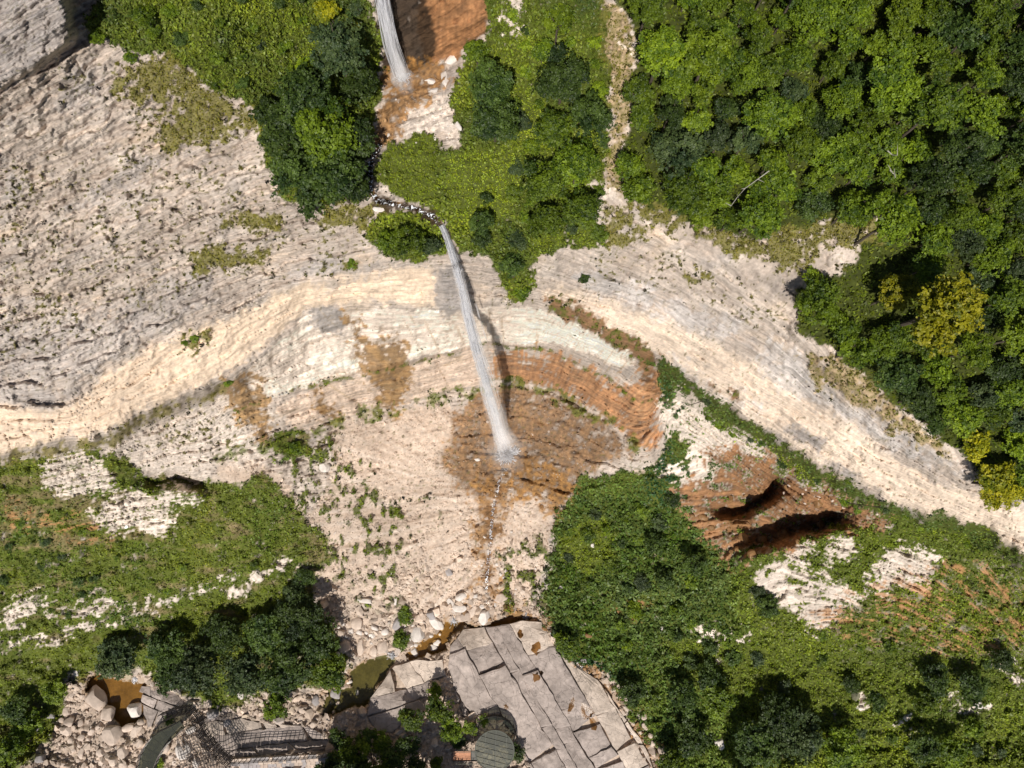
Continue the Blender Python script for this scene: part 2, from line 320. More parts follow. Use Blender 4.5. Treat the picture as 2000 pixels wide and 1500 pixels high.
P['talus_speck'] = [[(520,860),(610,838),(640,900),(670,1010),(700,1100),(650,1110),(600,1040),(560,940)],[(620,850),(720,900),(740,1060),(720,1140),(640,1140),(600,1040),(660,960)],[(815,955),(850,970),(875,1040),(840,1040),(815,1000)],[(660,1020),(780,960),(800,1190),(700,1190)],[(975,1080),(1060,1040),(1070,1190),(980,1190)]]
P['river_water'] = [[(165,1350),(178,1322),(200,1316),(240,1330),(292,1332),(284,1368),(283,1395),(262,1412),(232,1418),(215,1385),(196,1362)],[(845,1240),(870,1215),(900,1212),(930,1222),(1000,1200),(1050,1208),(1000,1222),(950,1235),(905,1225),(880,1245),(870,1270),(800,1292),(790,1280)],
   [(686,1315),(720,1290),(765,1280),(770,1290),(750,1325),(735,1340),(712,1385),(700,1380),(660,1392),(620,1400),(640,1352),(690,1340)]]
P['bed_fill'] = [[(285,1335),(360,1372),(440,1440),(660,1440),(640,1500),(430,1500),(340,1420),(285,1400)],[(705,1440),(720,1370),(790,1290),(870,1280),(900,1225),(990,1235),(1060,1200),(1110,1290),(1190,1340),(1290,1500),(1300,1640),(1000,1640),(1010,1500),(880,1430)]]

M = {}
def mk(k, **kw):
    M[k] = mask(P[k], **kw); return M[k]
paint(mk('slab_tl', soft=.2, rag=.05, warp=.4), tone(GREY * 1.2, F1, .25), .75)
paint(mk('cream_left', soft=.7, rag=.4), tone(CREAM * 1.2, ST1 + F2 * .5 + .5 * ST2, .14), .88)
paint(mk('cream_right', soft=.7, rag=.4), tone(CREAM * .75 + PALE * .42, ST2 + F2 * .4 + .6 * ST1, .26), .8)
paint(mk('grey_left', soft=.8, rag=.8), tone(GREY * 1.25, F2 + ST2, .25), .55)
paint(mk('grey_right', soft=.8, rag=.8), tone(col(.46,.45,.46), F2 + ST2, .35), .6)
paint(mk('pink_bowl', soft=.6, rag=.5, lines=1), tone(PALE * col(1.04,.94,.86), ST2 + .5 * ST3, .38), .9)
paint(mk('white_bowl', soft=.3, rag=.2, warp=.6, lines=.8), tone(PALE * col(1.40, 1.38, 1.36), ST2 + .6 * ST3, .3), .95)
paint(mk('shade_and_stain', soft=.5, rag=.4), tone(GREY * .95, ST2, .2), .85)  # hollow's shade painted as grey, with the grey stain left of the fall
paint(mk('greyrock_bl', soft=.5, rag=.6), tone(PALE * .97, F2, .25), .85)
paint(mk('talus', soft=.5, rag=.4), tone(TALUS, F2 + F3 * .6, .22), .95)
TR_ = fbm(ang * 26, np.hypot(U - 1000, V - 700) / 90, 4, 95)
paint(M['talus'] * sstep(-.05, .4, TR_), col(.40,.315,.255), .6); paint(M['talus'] * sstep(.1, .45, -TR_), PALE * .95, .5)
paint(mk('riverbed', soft=.4, rag=.3), tone(TALUS * .93, F3, .3), .95)
paint(mk('upper_bed', soft=.6, rag=.7), tone(PALE * .98, F3 + .6 * F2, .45), .95)
# mineral staining that runs down the face, across the beds
paint(mk('orange_band', soft=.6, rag=.5, streak=1.6, lines=1), tone(ORANGE * .82 + BROWN * .1 + PALE * .04, RUN * 1.1 + ST2 * 1.2 + F2 * .8, .7), .93)
bowl = mask([[(480,725),(600,612),(930,604),(1090,614),(1255,698),(1290,870),(1160,806),(1000,746),(760,798),(530,866),(440,820)]], soft=.5, rag=.2)
paint(bowl * sstep(.28, .5, RUN + .25 * F4), tone(TAN * .9, ST2, .5), .55)
paint(bowl * sstep(.42, .6, RUN + .3 * F1) * sstep(8, 2, S), ORANGE * .9, .7)
paint(mk('ochre_left', soft=.6, rag=.7, streak=1.1, lines=.8), tone(col(.25,.15,.06), RUN * .8 + F2 + ST2, .7), .9)
paint(mk('basin_brown', soft=.7, rag=.5, br=6), tone(col(.175,.095,.036), F3 * 1.2 + F2 + .8 * F1, .75), .85)
paint(bowl * LN * sstep(-.25, .2, F1 + ST1), TAN * .62, .6)
paint((1 - bowl) * LN * sstep(-.1, .3, F1 + F4), ROCK * .55, .5)
paint(mk('brown_rim', soft=.5, rag=.5, br=2), tone(BROWN * 1.1, F2, .6), .95)
paint(mk('tan_strip', soft=.5, rag=.6), tone(TAN, F2 + F3, .35), .85)
paint(mk('orange_up', soft=.3, rag=.3), tone(ORANGE * .85, fbm(U / 7, V / 90, 3, 33) + F2, .45), .95)
paint(mk('dark_up', soft=.5, rag=.35), tone(WET * 1.2, F2, .7), .96)
paint(mk('pool_up', soft=.7, rag=.8), tone(col(.22,.115,.035), F3 + F2, .8), .9)
# vegetated ground
veg = np.zeros_like(U); VC = np.zeros(U.shape + (3,)); VS = np.full(U.shape, 5.0)
def grow(m, dens, c, size, k=None):
    global veg, VC, VS
    w = np.clip(m, 0, 1)
    veg = veg * (1 - w) + dens * w
    VC = VC * (1 - w[..., None]) + np.asarray(c) * w[..., None]
    VS = VS * (1 - w) + size * w
LIME = col(.24, .30, .018); MID = col(.155, .20, .014); DARK = col(.05, .09, .010); OLV = col(.19, .175, .028); BLUEG = col(.105, .165, .028)
hue = F1[..., None] * .5 + F4[..., None] * .6
lushc = np.clip(MID + hue * (LIME - DARK) * 1.1, .02, .5)
clump = fbm(U / 13, V / 11, 3, 41)
m = mk('lush', soft=.25, rag=.35)
paint(m, tone(SOILG, F2, .4)); grow(m, 1.0, lushc, 5.5)
m = mk('green_left', soft=.35, rag=.5)
paint(m, tone(SOILG * 1.15, F2, .4)); grow(m, .85, np.clip(MID * 1.05 + hue * (OLV - DARK) * 1.0, .02, .5), 3.9)
m = mk('green_band', soft=.3, rag=.4)
paint(m, tone(SOILG, F2, .4)); rt_ = sstep(1380, 1500, U) [..., None]; grow(m, 1.0, np.clip(BLUEG * 1.1 * (1 - rt_) + MID * 1.2 * rt_ + hue * (LIME - DARK) * 1.1, .02, .5), 4.9 * (1 - rt_[..., 0]) + 4.0 * rt_[..., 0])
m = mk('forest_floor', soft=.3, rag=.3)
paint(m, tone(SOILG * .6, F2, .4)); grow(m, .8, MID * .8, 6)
m = mask([[(1040,1180),(1100,1000),(1180,960),(1330,1010),(1420,1110),(1440,1300),(1250,1300),(1090,1280)]], soft=.9, rag=.3)
grow(m * .8, 1.0, BLUEG * .9 + hue * .06, 6)
for pl, c in (([[(730,320),(760,285),(830,260),(862,300),(850,400),(800,392),(745,370)]], LIME * .8), ([[(880,300),(1000,290),(1012,200),(1030,180),(1068,190),(1078,235),(1010,270),(1000,420),(960,440),(900,420),(860,380)]], LIME * 1.15), ([[(600,70),(640,60),(640,140),(590,150)],[(560,90),(610,90),(640,160),(600,150)]], LIME * 1.2), ([[(1030,480),(1100,440),(1170,430),(1170,480)]], LIME * .9), ([[(1080,1050),(1180,1000),(1200,1080),(1150,1130)]], LIME * .85), ([[(1280,1240),(1500,1260),(1640,1300),(1640,1370),(1500,1380),(1350,1340)]], MID * 1.25), ([[(20,1290),(300,1220),(480,1160),(600,1110),(600,1190),(300,1260),(140,1320),(0,1350)]], LIME * .62)):
    grow(mask(pl, soft=.7, rag=.5) * .92, 1.0, tone(c, F2 + .6 * F1, .25), 3.4)
# olive dry grass
m = mk('olive_grass', soft=.4, rag=.8)
paint(m, tone(OLIVE, F2, .35), .92); grow(m, .9, tone(OLV, F1 + F2, .25), 4.0)
m = M['tan_strip'] * sstep(-.3, .1, clump); grow(m, .75, OLV, 4.0); paint(m * .7, OLIVE, .8)
m = M['brown_rim'] * sstep(0, .25, clump + .3 * F1); grow(m, .6, MID, 3.6); paint(m, SOILG, .7)
m = bowl * sstep(.55, .2, np.abs(S - 7.4 + F1)) * sstep(-.05, .2, clump + F4 * .6); paint(m, SOILG * 1.2, .8); grow(m, .6, MID * 1.1, 3.4)
m = mask(ribbon([(420,908),(530,868),(640,828),(760,800),(900,770),(1000,748),(1080,768),(1160,808),(1250,872)], 7), soft=.6, rag=1.2, br=1); paint(m * sstep(-.2, .2, F2 + F1), tone(SOILG * 1.4, F3, .3), .8); grow(m * sstep(-.1, .25, clump), .6, MID, 3.6)
m = mask(ribbon([(-80,922),(0,896),(130,872),(205,863),(310,812),(432,758)], 8), soft=.7, rag=1.0, br=1); paint(m, tone(OLIVE * .9 + TAN * .2, F2 + F3, .5), .9); grow(m * sstep(-.1, .2, clump), .55, OLV * .8, 4)
m = mask(ribbon([(1280,706),(1400,795),(1550,892),(1695,982),(1860,1022),(1995,1098),(2060,1130)], 10), soft=.6, rag=.8, br=1); paint(m, SOILG, .9); grow(m, .9, BLUEG * .8, 5)
dk_ = sstep(.05, .45, fbm(U / 70, V / 45, 4, 92)) * M['green_left']; VC = VC * (1 - .5 * dk_)[..., None]
dr_ = sstep(.12, .4, fbm(U / 80, V / 26, 4, 93) + .3 * mask([[(0,930),(260,960),(300,1060),(0,1080)]], soft=1, rag=.2)) * M['green_left']; veg = veg * (1 - .45 * dr_); VC = VC * (1 - .5 * dr_[..., None]) + col(.15,.12,.045) * .5 * dr_[..., None]; paint(dr_, TAN * .6, .6)
# bare places inside the green
fringe = sstep(.18, .5, fbm(U / 34, V / 20, 4, 43) + .25 * F3)
def bare(m, c, k=.95):
    global veg
    paint(m, c, k); veg = veg * (1 - np.clip(m, 0, 1))
lowzone = mask([[(1440,1080),(2010,1060),(2010,1330),(1700,1290),(1480,1220)],[(0,900),(600,900),(640,1080),(0,1280)]], soft=.9, rag=.2)
fringe = np.maximum(fringe, sstep(.05, .35, ST2 + .5 * F1) * mask([[(1640,1140),(2010,1080),(2010,1300),(1800,1290),(1640,1230)]], soft=1, rag=.3) * .8)
bare(fringe * lowzone * M['green_band'] * .8, tone(ROCK * .8, ST2, .3), .8)
bare(fringe * lowzone * M['green_left'] * .45, tone(TAN * 1.1, ST2, .3), .8)
bare(mk('outcrops', soft=.3, rag=.75, lines=1.7), tone(PALE * 1.02, ST2 * 1.2 + ST3 * .6 + F2 * .5, .42))
bare(mk('thin_beds', soft=.5, rag=1.3, br=1, lines=1), tone(PALE * .9, F2, .25))
bare(mk('up_outcrop', soft=.4, rag=.8), tone(PALE, F2, .25))
bare(mk('bare_in_green', soft=.3, rag=.6, lines=1.6), tone(PALE, ST2 + .6 * ST3, .45))
bare(mk('brown_alcove', soft=.6, rag=.8, lines=1.5), tone(ORANGE * .40 + BROWN * .36, ST2 * 1.6 + F2 + F1, .8))
m = mk('brown_slope', soft=.9, rag=.8) * sstep(.0, .3, ST2 + .5 * F2); bare(m, tone(ORANGE * .8 + TAN * .2, ST2, .5), .85)
bare(mask([[(1400,1005),(1440,990),(1480,1000),(1430,1060)],[(1250,1180),(1270,1185),(1265,1205),(1235,1205)],[(1190,1175),(1215,1180),(1210,1200)]], soft=.5, rag=.8), tone(BROWN * 1.3, F2, .5))
# scattered tufts on the rock
tn = fbm(U / 11, V / 8, 2, 45) + .45 * F1
tuft = sstep(.30, .40, tn) * mk('veg_speck', soft=.9, rag=.4)
paint(tuft, tone(OLIVE * .8, F3, .4), .9); grow(tuft, .75, OLV * .75, 3.6)
tuft2 = sstep(.42, .5, fbm(U / 8, V / 6, 2, 46) + .25 * F1) * (1 - bowl) * (1 - M['cream_left'] * .8)
rockish = (veg < .02) * (1 - M['orange_up']) * (1 - M['dark_up']) * (1 - M['pool_up'])
paint(tuft2 * rockish * .8, tone(OLIVE * .7, F3, .3), .8)
tt = sstep(.10, .24, fbm(U / 16, V / 26, 3, 47) + .3 * F1) * mk('talus_speck', soft=.9, rag=.5)
paint(tt, SOILG, .9); grow(tt, .85, MID * 1.05, 4.2)
m = mk('ochre_basin', soft=1.0, rag=1.0, br=5); paint(m, tone(col(.21,.115,.04), F3 + F2, .8), .85)
# stream courses
st_up = ribbon([(742,285),(724,320),(722,368),(735,392),(800,405),(845,420),(868,450),(882,490)], 8)
m = mask(st_up, soft=.5, rag=.5, br=1, warp=.5); bare(m, tone(WET * 1.3, F3, .8), .9); M['st_up'] = m
st_lo = ribbon([(985,905),(975,940),(962,1000),(958,1060),(950,1130),(950,1190)], 6)
m = mask(st_lo, soft=.6, rag=.9, br=1); paint(m, tone(BROWN * .9, F3, .8), .85)
mw = mk('river_water', soft=.35, rag=.2, br=1, warp=.5); paint(mask(P['river_water'], soft=.9, rag=.5, br=3), col(.27,.15,.05), .7); paint(mw, tone(col(.25,.19,.10), F2, .5), .95); veg *= (1 - mw)
fine = fbm(U / 5, V / 5, 2, 48)
C *= (1 + .10 * fine + .10 * F3)[..., None]
big = fbm(U / 210 + V / 400, V / 120, 3, 91)
C *= (1 + .28 * np.clip(big, -.5, .5) * rockish[..., None][..., 0])[..., None]
C *= col(1.04, 1.0, .945)
C = np.clip(C, .01, .8)

# ------------------------------------------------------------------ relief
LEDGE = bowl * (sstep(.5, .1, np.abs(S - 7.6)) + .8 * sstep(.5, .1, np.abs(S - 14.2 + .8 * F1)) * sstep(-.1, .2, F4 + F1)) * (1 - .6 * M['orange_band'])
paint(LEDGE * .6, BROWN * 1.2, .55)  # overhang shading of the ledge recess painted in as a dark brown line
rockw = np.clip(1 - veg * 1.2, 0, 1)
sc = D / 90.0
smooth_bowl = np.clip(bowl + M['cream_left'] * .8 + M['cream_right'] * .4, 0, 1)
rough = rockw * (1 - .72 * smooth_bowl) * (1 - .88 * M['talus']) * (1 - .6 * M['riverbed'])
rid = 1 - np.abs(fbm(U / 38, V / 26, 4, 51)) * 2
D0 = D.copy()
def sawf(x, k):
    s_ = x % 1.0; return np.where(s_ < k, s_ / k, (1 - s_) / (1 - k))
stepz = sawf(S * .34 + .55 * F1 + .3 * F4, .88) * (1 + .8 * F1) + .45 * sawf(S * 1.15 + .6 * F2 + .4 * F1, .82)
leftzone = mask([[(-700,-700),(160,-700),(160,100),(560,300),(620,420),(600,600),(200,860),(-700,1000)]], soft=.9, rag=.2) * (1 - M['cream_left'])
crack = sstep(.06, .0, np.abs(fbm(U / 55, V / 70, 3, 52))) * sstep(-.1, .3, F4)
breaks = fbm(U / 26 + S * .2, V / 20, 4, 57, .6)
chunk = np.abs(fbm(along / 75, S * .42 + F1 * .8, 4, 58, .55))
breaks = .45 * breaks + .6 * fbm(along / 42, S * .6, 4, 59, .6)
rough = rough * (1 - .75 * M['basin_brown']) * (1 - .5 * M['slab_tl'])
D = D - sc * (rough * (.2 * rid + .22 * F2 + .08 * F3 + .62 * breaks + .95 * chunk) + rockw * (.42 * ST1 + .34 * ST2 + .10 * ST3) + (leftzone * 1.35 + (1 - leftzone) * .55 * (1 - M['talus']) * (1 - M['riverbed'])) * (stepz - .7) * rockw)
D = D + sc * rockw * (1 - M['talus']) * (1 - M['riverbed']) * LN * (.32 + .2 * bowl)
D = D + sc * rockw * (1 - M['talus']) * crack * .45 * (1 - .6 * bowl)
D = D + sc * .7 * LEDGE
D = D - veg * sc * (.35 + .75 * clump + .8 * np.clip(fbm(U / 40, V / 34, 3, 53), -.3, 1))
D = D - M['talus'] * sc * (.11 * fbm(U / 6, V / 5, 3, 54) + .5 * fbm(ang * 9, np.hypot(U - 1000, V - 700) / 120, 3, 96))
# vertical gully relief on the curved face
D = D - bowl * sc * (.14 * fbm(ang * 16, S / 22, 3, 55) + .30 * ST2 + .16 * ST3 + .5 * (sawf(S * .62 + .25 * F4, .85) - .5))
D = np.where(mw > .5, np.maximum(D, 150.7), D)
SH = mask([[(878,1262),(905,1228),(960,1224),(1020,1212),(1060,1215),(1085,1262),(1115,1300),(1170,1330),(1215,1395),(1262,1460),(1285,1530),(1060,1560),(1030,1490),(1000,1430),(975,1402),(940,1395),(905,1400),(888,1350),(876,1300)],
 [(716,1400),(722,1365),(745,1335),(770,1300),(800,1290),(865,1288),(872,1320),(838,1335),(835,1385),(790,1412),(765,1432),(735,1428)],
 [(380,1428),(400,1402),(450,1398),(520,1412),(600,1418),(640,1440),(645,1462),(560,1472),(480,1478),(450,1482)],
 [(268,1338),(300,1342),(340,1352),(372,1378),(345,1392),(320,1410),(290,1420),(278,1380)]], soft=.3, rag=0, br=1, warp=0)
D = np.where(SH > .5, np.maximum(D, D0 + .35), D)
XYZ = unproj(U, V, D)

def mesh_from(name, verts, faces_flat, nper, mat, cols=None, smooth=False, parent=None, link=True):
    me = bpy.data.meshes.new(name)
    nv = len(verts); nf = len(faces_flat) // nper
    me.vertices.add(nv); me.vertices.foreach_set('co', np.ascontiguousarray(verts, dtype=np.float32).ravel())
    me.loops.add(nf * nper); me.loops.foreach_set('vertex_index', np.ascontiguousarray(faces_flat, dtype=np.int32))
    me.polygons.add(nf); me.polygons.foreach_set('loop_start', np.arange(0, nf * nper, nper, dtype=np.int32))
    me.polygons.foreach_set('use_smooth', np.full(nf, smooth))
    me.update(calc_edges=True)
    if cols is not None:
        ca = me.color_attributes.new('albedo', 'FLOAT_COLOR', 'POINT')
        cc = np.ones((nv, 4), np.float32); cc[:, :3] = cols
        ca.data.foreach_set('color', cc.ravel())
    if mat: me.materials.append(mat)
    if not link: return me
    o = bpy.data.objects.new(name, me); COL.objects.link(o)
    if parent: o.parent = parent
    return o

def nodes(name):
    m = bpy.data.materials.new(name); m.use_nodes = True
    nt = m.node_tree; nt.nodes.clear()
    out = nt.nodes.new('ShaderNodeOutputMaterial'); b = nt.nodes.new('ShaderNodeBsdfPrincipled')
    nt.links.new(b.outputs[0], out.inputs[0])
    return m, nt, b, out
def nd(nt, t, **kw):
    n = nt.nodes.new(t)
    for k, v in kw.items():
        if k in n.inputs: n.inputs[k].default_value = v
        else: setattr(n, k, v)
    return n

def rock_material(name, attr=True, base=(.5,.45,.4), rough=.9, nscale=2.2, amt=.35, bump=.5):
    m, nt, b, out = nodes(name)
    tc = nd(nt, 'ShaderNodeTexCoord'); n1 = nd(nt, 'ShaderNodeTexNoise', Scale=nscale, Detail=8.0, Roughness=.65)
    nt.links.new(tc.outputs['Object'], n1.inputs['Vector'])
    mr = nd(nt, 'ShaderNodeMapRange'); mr.inputs['From Min'].default_value = .25; mr.inputs['From Max'].default_value = .75
    mr.inputs['To Min'].default_value = 1 - amt; mr.inputs['To Max'].default_value = 1 + amt
    nt.links.new(n1.outputs['Fac'], mr.inputs['Value'])
    mx = nd(nt, 'ShaderNodeVectorMath', operation='SCALE')
    if attr:
        a = nd(nt, 'ShaderNodeVertexColor', layer_name='albedo'); nt.links.new(a.outputs['Color'], mx.inputs[0])
    else:
        oi = nd(nt, 'ShaderNodeObjectInfo'); cr = nd(nt, 'ShaderNodeValToRGB')
        cr.color_ramp.elements[0].color = tuple(c * .84 for c in base) + (1,); cr.color_ramp.elements[1].color = tuple(min(1, c * 1.1) for c in base) + (1,)
        nt.links.new(oi.outputs['Random'], cr.inputs['Fac']); nt.links.new(cr.outputs['Color'], mx.inputs[0])
    nt.links.new(mr.outputs[0], mx.inputs['Scale']); nt.links.new(mx.outputs[0], b.inputs['Base Color'])
    b.inputs['Roughness'].default_value = rough; b.inputs['Specular IOR Level'].default_value = .2
    bp = nd(nt, 'ShaderNodeBump', Strength=bump, Distance=.12)
    nt.links.new(n1.outputs['Fac'], bp.inputs['Height']); nt.links.new(bp.outputs[0], b.inputs['Normal'])
    return m
MAT_TERRAIN = rock_material('terrain_rock_and_soil', amt=.26)
def bedding_nodes(m):
    nt = m.node_tree; b = next(n for n in nt.nodes if n.type == 'BSDF_PRINCIPLED')
    a = nd(nt, 'ShaderNodeVertexColor', layer_name='bedding'); sp = nd(nt, 'ShaderNodeSeparateXYZ'); nt.links.new(a.outputs['Color'], sp.inputs[0])
    cb = nd(nt, 'ShaderNodeCombineXYZ'); nt.links.new(sp.outputs[0], cb.inputs[0]); nt.links.new(sp.outputs[1], cb.inputs[1])
    mp = nd(nt, 'ShaderNodeMapping'); mp.inputs['Scale'].default_value = (26, 7, 1); nt.links.new(cb.outputs[0], mp.inputs[0])
    n = nd(nt, 'ShaderNodeTexNoise', Scale=1.0, Detail=7.0, Roughness=.68); nt.links.new(mp.outputs[0], n.inputs['Vector'])
    mr = nd(nt, 'ShaderNodeMapRange'); mr.inputs['From Min'].default_value = .3; mr.inputs['From Max'].default_value = .62; mr.inputs['To Min'].default_value = .66; mr.inputs['To Max'].default_value = 1.24
    nt.links.new(n.outputs['Fac'], mr.inputs['Value'])
    mx = nd(nt, 'ShaderNodeMix'); mx.data_type = 'FLOAT'; mx.inputs[2].default_value = 1.0; nt.links.new(sp.outputs[2], mx.inputs[0]); nt.links.new(mr.outputs[0], mx.inputs[3])
    old = b.inputs['Base Color'].links[0].from_socket; sc_ = nd(nt, 'ShaderNodeVectorMath', operation='SCALE'); nt.links.new(old, sc_.inputs[0]); nt.links.new(mx.outputs[0], sc_.inputs['Scale']); nt.links.new(sc_.outputs[0], b.inputs['Base Color'])
    bp = nd(nt, 'ShaderNodeBump', Distance=.25); nt.links.new(sp.outputs[2], bp.inputs['Strength']); nt.links.new(n.outputs['Fac'], bp.inputs['Height'])
    nt.links.new(b.inputs['Normal'].links[0].from_socket, bp.inputs['Normal']); nt.links.new(bp.outputs[0], b.inputs['Normal'])
bedding_nodes(MAT_TERRAIN)

ny_, nx_ = U.shape
idx = np.arange(ny_ * nx_).reshape(ny_, nx_)
quads = np.stack([idx[1:, :-1], idx[1:, 1:], idx[:-1, 1:], idx[:-1, :-1]], -1).reshape(-1, 4)
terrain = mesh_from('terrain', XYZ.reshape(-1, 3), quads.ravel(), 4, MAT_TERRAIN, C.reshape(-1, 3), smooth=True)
terrain['kind'] = 'structure'
ca = terrain.data.color_attributes.new('bedding', 'FLOAT_COLOR', 'POINT')
bw = np.clip(rockw * (1 - M['talus']) * (1 - M['riverbed']) * (1 - .7 * M['basin_brown']) * (1 - .55 * M['cream_left']) * (1 - .3 * M['cream_right']) * (1 - .35 * M['white_bowl']), 0, 1)
ca.data.foreach_set('color', np.stack([S / 10, along / 700, bw, np.ones_like(S)], -1).astype(np.float32).ravel())

# lookups on the finished terrain
def grid_at(F, u, v):
    x = np.interp(u, AU, np.arange(len(AU))); y = np.interp(v, AV, np.arange(len(AV)))
    x = np.clip(x, 0, len(AU) - 1.001); y = np.clip(y, 0, len(AV) - 1.001)
    x0 = x.astype(int); y0 = y.astype(int); fx = x - x0; fy = y - y0
    if F.ndim == 3: fx = fx[..., None]; fy = fy[..., None]
    return (F[y0, x0] * (1 - fx) + F[y0, x0 + 1] * fx) * (1 - fy) + (F[y0 + 1, x0] * (1 - fx) + F[y0 + 1, x0 + 1] * fx) * fy
def site(u, v, up=0.0):
    """point of the ground seen at a picture position, and metres per picture pixel there"""
    d = float(grid_at(D, np.array(float(u)), np.array(float(v))))
    p = unproj(float(u), float(v), d - up)
    return Vector(p), (d - up) / FPX
# ------------------------------------------------------------------ things: helpers
def tag(o, label=None, cat=None, group=None, kind=None):
    if label: o['label'] = label
    if cat: o['category'] = cat
    if group: o['group'] = group
    if kind: o['kind'] = kind
    return o
def empty(name, loc):
    o = bpy.data.objects.new(name, None); o.empty_display_size = .2
    o.location = loc; COL.objects.link(o); return o
def inst(name, me, parent=None, loc=(0, 0, 0), rot=(0, 0, 0), scl=(1, 1, 1)):
    o = bpy.data.objects.new(name, me); COL.objects.link(o)
    if parent: o.parent = parent
    o.location = loc; o.rotation_euler = rot; o.scale = scl
    return o
ORD = ['first','second','third','fourth','fifth','sixth','seventh','eighth','ninth','tenth','eleventh','twelfth','thirteenth','fourteenth','fifteenth','sixteenth','seventeenth','eighteenth','nineteenth','twentieth']
def ordw(i):
    if i < 20: return ORD[i]
    tens = ['twenty','thirty','forty','fifty','sixty'][i // 10 - 2]
    i1 = i + 1
    tens = ['twenty','thirty','forty','fifty','sixty'][i1 // 10 - 2]
    return (tens + '-' + ORD[i1 % 10 - 1]) if i1 % 10 else tens.replace('y', 'ieth')

def leaf_material(name, dark, bright, var=.35, attr=False):
    m, nt, b, out = nodes(name)
    a = nd(nt, 'ShaderNodeVertexColor', layer_name='albedo')
    if attr:
        csock = a.outputs['Color']
    else:
        sep = nd(nt, 'ShaderNodeSeparateColor'); nt.links.new(a.outputs['Color'], sep.inputs[0])
        cr = nd(nt, 'ShaderNodeValToRGB'); cr.color_ramp.elements[0].color = tuple(dark) + (1,); cr.color_ramp.elements[1].color = tuple(bright) + (1,)
        nt.links.new(sep.outputs[0], cr.inputs['Fac'])
        oi = nd(nt, 'ShaderNodeObjectInfo'); mr = nd(nt, 'ShaderNodeMapRange')
        mr.inputs['To Min'].default_value = 1 - var; mr.inputs['To Max'].default_value = 1 + var
        nt.links.new(oi.outputs['Random'], mr.inputs['Value'])
        sc_ = nd(nt, 'ShaderNodeVectorMath', operation='SCALE'); nt.links.new(cr.outputs['Color'], sc_.inputs[0]); nt.links.new(mr.outputs[0], sc_.inputs['Scale'])
        csock = sc_.outputs[0]
    nt.links.new(csock, b.inputs['Base Color'])
    b.inputs['Roughness'].default_value = .5; b.inputs['Specular IOR Level'].default_value = .32
    tr = nd(nt, 'ShaderNodeBsdfTranslucent'); nt.links.new(csock, tr.inputs['Color'])
    mix = nd(nt, 'ShaderNodeMixShader'); mix.inputs[0].default_value = .22
    nt.links.new(b.outputs[0], mix.inputs[1]); nt.links.new(tr.outputs[0], mix.inputs[2]); nt.links.new(mix.outputs[0], out.inputs[0])
    return m

def leaf_tris(pos, nrm, size, rng, diamond=False):
    """one or two triangles per leaf lying across its normal"""
    n = len(pos)
    t = rng.normal(size=(n, 3)); t -= (t * nrm).sum(1)[:, None] * nrm; t /= np.linalg.norm(t, axis=1)[:, None] + 1e-9
    b = np.cross(nrm, t); size = np.asarray(size).reshape(-1, 1) * np.ones((n, 1))
    w = size * rng.uniform(.32, .5, (n, 1))
    if diamond:
        v = np.stack([pos - t * size * .6, pos + b * w, pos + t * size * .6 + nrm * size * .12, pos - b * w], 1)
        f = np.arange(n * 4)
        return v.reshape(-1, 3), f, 4
    v = np.stack([pos - t * size * .6, pos + b * w + t * size * .15, pos - b * w + t * size * .5], 1)
    return v.reshape(-1, 3), np.arange(n * 3), 3

